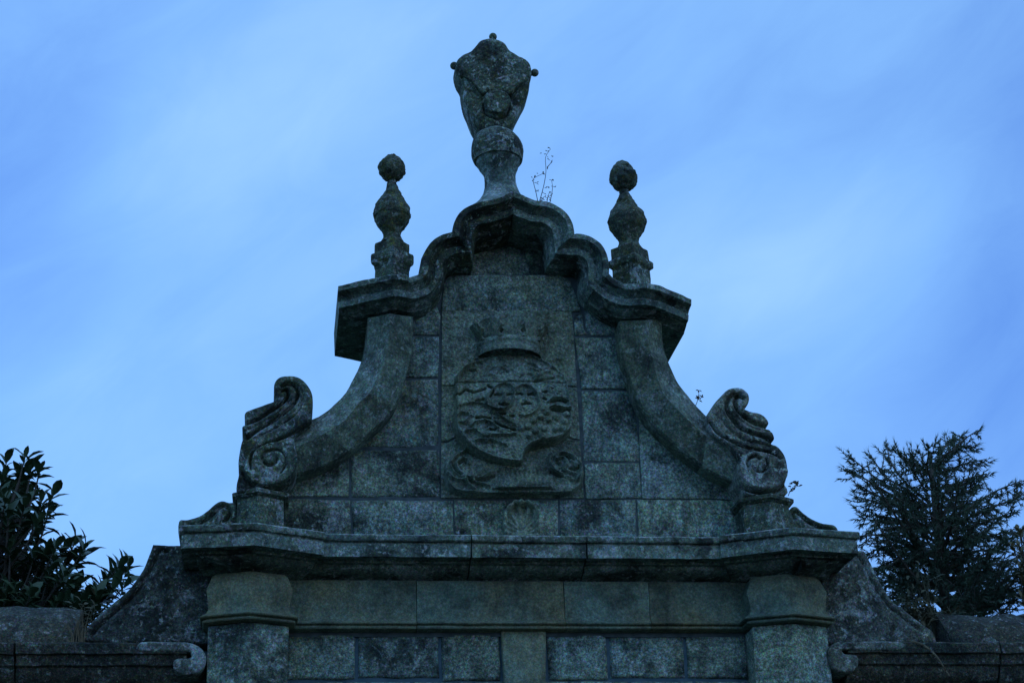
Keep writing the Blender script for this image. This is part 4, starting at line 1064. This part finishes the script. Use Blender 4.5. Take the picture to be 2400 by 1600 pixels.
def conifer(label, base_px, Y, limbs, fillpolys, seed):
    R = random.Random(seed)
    b = U(base_px[0], base_px[1], Y); base = Vector((b[0], Y, -.05)); topz = float(U(2188, 1060, Y)[2])
    e = empty('cedar_tree', base, label, 'tree')
    V = []; F = []; NV = []; NF = []
    tp = Vector(U(2186, 1062, Y)); trunk = [base.lerp(tp, k/12)+Vector((.05*math.sin(k), .05*math.cos(2*k), 0)) for k in range(13)]
    tube_geo(V, F, trunk, .22, .02, 10)
    def needle_branch(p0, p1, r=.008):
        d = p1-p0; n = max(2, int(d.length/.05)); pts = [p0+d*(k/n)+Vector((0, 0, -.03*math.sin(3.1*k/n))) for k in range(n+1)]
        tube_geo(V, F, pts, r, .003, 4)
        dn = d.normalized(); o1 = dn.orthogonal().normalized(); o2 = dn.cross(o1)
        cnt = int(d.length*120)
        for k in range(cnt):
            t = R.random(); p = p0+d*t+Vector((0, 0, -.03*math.sin(3.1*t))); an = R.uniform(0, 6.28)
            out_ = o1*math.cos(an)+o2*math.sin(an); q_ = dn*R.uniform(.35, 1.1)+out_*R.uniform(.5, 1.0); q_.normalize()
            L_ = R.uniform(.035, .075); w_ = q_.cross(Vector((R.uniform(-1, 1), R.uniform(-1, 1), R.uniform(-1, 1)))).normalized()*.0075
            bi = len(NV); NV.append(p-w_); NV.append(p+w_); NV.append(p+q_*L_); NF.append((bi, bi+1, bi+2))
        for k in range(8):                                        # tip tuft
            q_ = dn+Vector((R.uniform(-.4, .4), R.uniform(-.4, .4), R.uniform(-.3, .4))); q_.normalize(); w_ = q_.orthogonal().normalized()*.006
            bi = len(NV); NV.append(p1-w_); NV.append(p1+w_); NV.append(p1+q_*R.uniform(.05, .11)); NF.append((bi, bi+1, bi+2))
    def limb(p, dens=1.0, lo=.15):
        hz = max(1.2, p.z-.10-.30*(p-tp).xy.length); t = min(.97, (hz-base.z)/(tp.z-base.z)); root = base.lerp(tp, t)
        d = p-root; sag = Vector((0, 0, -.06*d.length))
        f = lambda t_: root+d*t_+sag*math.sin(3.14*t_)
        tube_geo(V, F, [f(k/7) for k in range(8)], .012+.012*d.length, .006, 5)
        n = int((d.length*7+3)*dens)
        for k in range(n):
            t_ = lo+(1-lo)*(k+R.random())/n; a = f(t_); dn = d.normalized()
            sd_ = Vector((R.uniform(-1, 1), R.uniform(-1, 1), R.uniform(-.7, .35)))
            q_ = (dn*R.uniform(.5, 1.0)+sd_*.8).normalized(); needle_branch(a, a+q_*R.uniform(.16, .42)*(1.15-.4*t_))
        needle_branch(f(.86), f(1.0)+d.normalized()*.05)
    for pl in limbs:
        dy = R.uniform(-.9, .9); m_n = len(pl)-1
        pts = [Vector(U(a, b_, Y+dy*k/m_n)) for k, (a, b_) in enumerate(pl)]
        pts = [Vector(v) for v in crom([tuple(v) for v in pts], 5)]
        ln = sum((pts[k+1]-pts[k]).length for k in range(len(pts)-1))
        tube_geo(V, F, pts, .008+.008*ln, .005, 6)
        n = int(ln*19)+5
        for k in range(n):
            t_ = (.02+.96*(k+R.random())/n); fi = t_*(len(pts)-1); i0 = min(len(pts)-2, int(fi)); a = pts[i0].lerp(pts[i0+1], fi-i0)
            dn = (pts[i0+1]-pts[i0]).normalized()
            q_ = (dn*R.uniform(.55, 1.0)+Vector((R.uniform(-.8, .8), R.uniform(-.8, .8), R.uniform(-.85, .35)))).normalized()
            needle_branch(a, a+q_*R.uniform(.12, .34)*(1.2-.6*t_), .006)
        needle_branch(pts[-3], pts[-1]+(pts[-1]-pts[-2]).normalized()*.04, .005)
    for poly, cnt in fillpolys:
        P = np.array(poly, float); lo = P.min(0); hi = P.max(0); k = 0
        while k < cnt:
            t = np.array([[R.uniform(lo[0], hi[0]), R.uniform(lo[1], hi[1])]])
            if inside(t, P)[0]:
                limb(Vector(U(t[0][0], t[0][1], Y+R.uniform(-1.3, 1.3))), .8, .35); k += 1
    link('trunk', mesh('trunk', V, F, False), BARK, e, 60)
    o = link('crown', mesh('crown', NV, NF, False), NEEDLE, e, None); o['kind'] = 'stuff'
    return e
zc = lambda p: q(1900, 980, 2.53, p)
LMB = [zc(p) for p in [
    [(720, 300), (800, 230), (890, 140), (990, 70)], [(715, 330), (760, 230), (810, 150), (855, 105)], [(730, 330), (830, 300), (930, 265), (1040, 242)], [(720, 420), (850, 395), (960, 350), (1045, 328)],
    [(740, 600), (880, 560), (1000, 490), (1110, 425), (1255, 368)], [(740, 640), (900, 600), (1060, 530), (1200, 480), (1240, 430)], [(740, 700), (900, 660), (1040, 610), (1205, 555)], [(740, 750), (950, 700), (1090, 690), (1190, 655)],
    [(740, 850), (960, 790), (1140, 760), (1270, 640)], [(740, 930), (960, 880), (1150, 850), (1270, 800)], [(740, 1000), (950, 960), (1150, 940), (1270, 900)], [(730, 1060), (950, 1050), (1150, 1030), (1270, 1010)],
    [(705, 500), (580, 400), (480, 270), (450, 150)], [(700, 460), (620, 330), (570, 250), (520, 198)], [(695, 520), (560, 420), (440, 340), (355, 215)], [(690, 550), (520, 440), (370, 340), (240, 232)], [(690, 580), (520, 480), (360, 380), (215, 298)],
    [(690, 610), (520, 520), (380, 450), (272, 385)], [(690, 640), (520, 560), (400, 500), (270, 462)], [(690, 680), (520, 600), (410, 580), (305, 575)], [(690, 740), (520, 690), (390, 690), (255, 702)], [(690, 800), (520, 760), (430, 760), (345, 800)],
    [(690, 860), (540, 840), (440, 860), (370, 905)], [(690, 930), (560, 920), (470, 950), (400, 985)], [(690, 1000), (580, 1000), (500, 1030), (450, 1080)], [(715, 380), (690, 280), (700, 210), (690, 165)], [(700, 420), (640, 300), (625, 250), (600, 225)],
    [(740, 520), (850, 470), (930, 430), (965, 405)], [(735, 470), (830, 430), (900, 390), (945, 370)], [(720, 280), (820, 200), (900, 170), (955, 160)], [(735, 560), (860, 540), (980, 520), (1060, 560)], [(700, 700), (600, 640), (520, 640), (440, 655)],
    [(730, 800), (850, 800), (980, 840), (1080, 900)], [(710, 900), (780, 940), (860, 1000), (900, 1060)], [(705, 960), (640, 1000), (580, 1060), (560, 1100)], [(725, 680), (800, 640), (880, 660), (960, 700)]]]
conifer('dark cedar with upswept feathery branches behind the garden wall', (2184, 1500), 6.2, LMB,
        [(zc([(300, 300), (480, 280), (620, 250), (760, 200), (900, 180), (930, 300), (900, 420), (960, 520), (1100, 560), (1120, 700), (1250, 820), (1250, 1100), (900, 1150), (520, 1130), (400, 980), (330, 760), (330, 500)]), 64),
         (zc([(450, 700), (900, 600), (1250, 800), (1300, 1150), (600, 1170), (450, 1000)]), 40)], 11)

# ------------------------------------------------------------------ weeds
def weed(name, label, root_px, Y, stems, buds, mat, r=.0035, budr=.008, group=None, base_dz=0.0, cat='plant'):
    e0 = U(root_px[0], root_px[1], Y)
    e = empty(name, tuple(e0), label, cat, group)
    R = random.Random(len(stems)*7+len(buds))
    for st in stems:
        V = []; F = []
        pts = [Vector(U(a, b, Y+.02*k*(1 if R.random() > .5 else -1)*.3)) for k, (a, b) in enumerate(crom(st, 3))]
        tube_geo(V, F, pts, r, r*.55, 5); link('stem', mesh('stem', V, F), mat, e, 60)
    V = []; F = []
    for (a, b) in buds:
        p = Vector(U(a+R.uniform(-1, 1), b+R.uniform(-1, 1), Y+R.uniform(-.02, .02)))
        for k in range(2):
            d = Vector((R.uniform(-1, 1), R.uniform(-.6, .6), R.uniform(-.4, 1))); add_leaf(V, F, p, d, Vector((0, -1, .3)), budr*R.uniform(1.6, 3.2), budr*1.1)
    if buds:
        o = link('seed_heads', mesh('seed_heads', V, F, False), mat, e, 60); o['kind'] = 'stuff'
    return e
zw = lambda p: q(1000, 280, 4.6125, p)
weed('dry_weed', 'thin leafless dry weed standing beside the crowning finial', (1264, 477), -.05,
     [zw([(1215, 905), (1265, 720), (1290, 560), (1285, 410), (1340, 320)]), zw([(1205, 905), (1180, 780), (1155, 680), (1160, 635), (1270, 580)]), zw([(1325, 930), (1350, 820), (1360, 730), (1350, 655)]), zw([(1295, 930), (1310, 840), (1330, 780)]), zw([(1300, 520), (1335, 480), (1360, 440)]), zw([(1225, 900), (1245, 860), (1290, 820)])],
     zw([(1340, 320), (1325, 312), (1310, 350), (1245, 372), (1272, 380), (1300, 400), (1365, 405), (1320, 430), (1360, 460), (1310, 515), (1265, 580), (1275, 600), (1205, 590), (1135, 632), (1165, 630), (1145, 660), (1190, 688), (1205, 700), (1195, 780), (1205, 760), (1350, 650), (1340, 660), (1390, 735), (1360, 730), (1295, 745), (1315, 740), (1320, 785), (1260, 795), (1350, 820), (1250, 850), (1280, 840), (1310, 860), (1330, 870), (1240, 880), (1320, 840), (1255, 870)]), DRYD, .0032, .008)
weed('wall_weed', 'tiny sprig growing on the upper curve of the right ramp', *[(1628, 955)], -.02, [zr([(705, 350), (725, 300), (735, 250), (742, 205)])], zr([(740, 205), (735, 225), (720, 258), (765, 258), (745, 262), (735, 290), (750, 270), (728, 275)]), DRYD, .003, .011)
weed('wall_weed', 'tiny sprig growing behind the pedestal of the pale volute', *[(1846, 1161)], -.20, [zr([(1520, 1125), (1540, 1080), (1570, 1040)]), zr([(1550, 1070), (1600, 1040)])], zr([(1550, 1010), (1560, 1020), (1580, 1025), (1600, 1030), (1610, 1045), (1550, 1045), (1570, 1060), (1545, 1070), (1560, 1080), (1590, 1035)]), DRYD, .003, .012)
# dry grasses and weeds rooted on the wall tops
def tuft(name, label, px, py, Y, n, h, spread, mat, wid=.006, leafy=0, seed=1, cat='grass tuft'):
    R = random.Random(seed); p0 = Vector(U(px, py, Y)); e = empty(name, p0, label, cat)
    V = []; F = []; lv = []; lf = []
    for k in range(n):
        a = R.uniform(0, 6.28); hh = h*R.uniform(.45, 1.0); sp = spread*R.uniform(.1, 1)
        o_ = Vector((math.cos(a)*sp, math.sin(a)*sp*.5, 0)); st = p0+Vector((R.uniform(-.04, .04), R.uniform(-.03, .03), -.02))
        pts = [st+o_*(t*t)+Vector((0, 0, hh*(t-.25*t*t*R.random()))) for t in (0, .25, .5, .75, 1)]
        tube_geo(V, F, pts, wid*.6, wid*.2, 4)
        for j in range(leafy):
            t = R.uniform(.25, 1.0); p = st+o_*(t*t)+Vector((0, 0, hh*t)); d = Vector((R.uniform(-1, 1), R.uniform(-1, 1), R.uniform(-.2, .9)))
            add_leaf(lv, lf, p, d, Vector((R.uniform(-.5, .5), -.5, 1)), R.uniform(.04, .09), .026)
    o = link('blades' if not leafy else 'stems', mesh('blades', V, F, False), mat, e, 60); o['kind'] = 'stuff'
    if leafy:
        o = link('foliage', mesh('foliage', lv, lf, False), mat, e, 70); o['kind'] = 'stuff'
    return e
WEEDG = plain('weed_leaf', (.045, .055, .030), (.11, .10, .055), 4, .8)
tuft('grass_tuft', 'pale dry grass tuft at the foot of the left wing', 183, 1503, -.10, 26, .30, .10, DRY, seed=3)
tuft('tall_weed', 'tall brownish seeding weed on the right garden wall', 2185, 1490, .20, 16, .62, .16, WEEDG, .010, 7, 4, 'plant')
tuft('tall_weed', 'low leafy weed between the right wing and the tall seeding weed', 2148, 1492, .12, 18, .38, .20, WEEDG, .008, 8, 5, 'plant')
tuft('tall_weed', 'small leafy weed on the right garden wall beyond the tall seeding weed', 2225, 1492, .18, 12, .28, .14, WEEDG, .008, 7, 6, 'plant')
tuft('tall_weed', 'sparse leafy weed leaning on the left wing above the grass tuft', 210, 1490, .25, 10, .34, .2, WEEDG, .007, 6, 9, 'plant')
weed('bent_stalk', 'pale bent grass stalk drooping over the right coping', (2140, 1502), -.24, [zc([(600, 1322), (650, 1335), (700, 1365), (750, 1415), (790, 1475), (822, 1525)])], [], DRY, .009, cat='stalk')
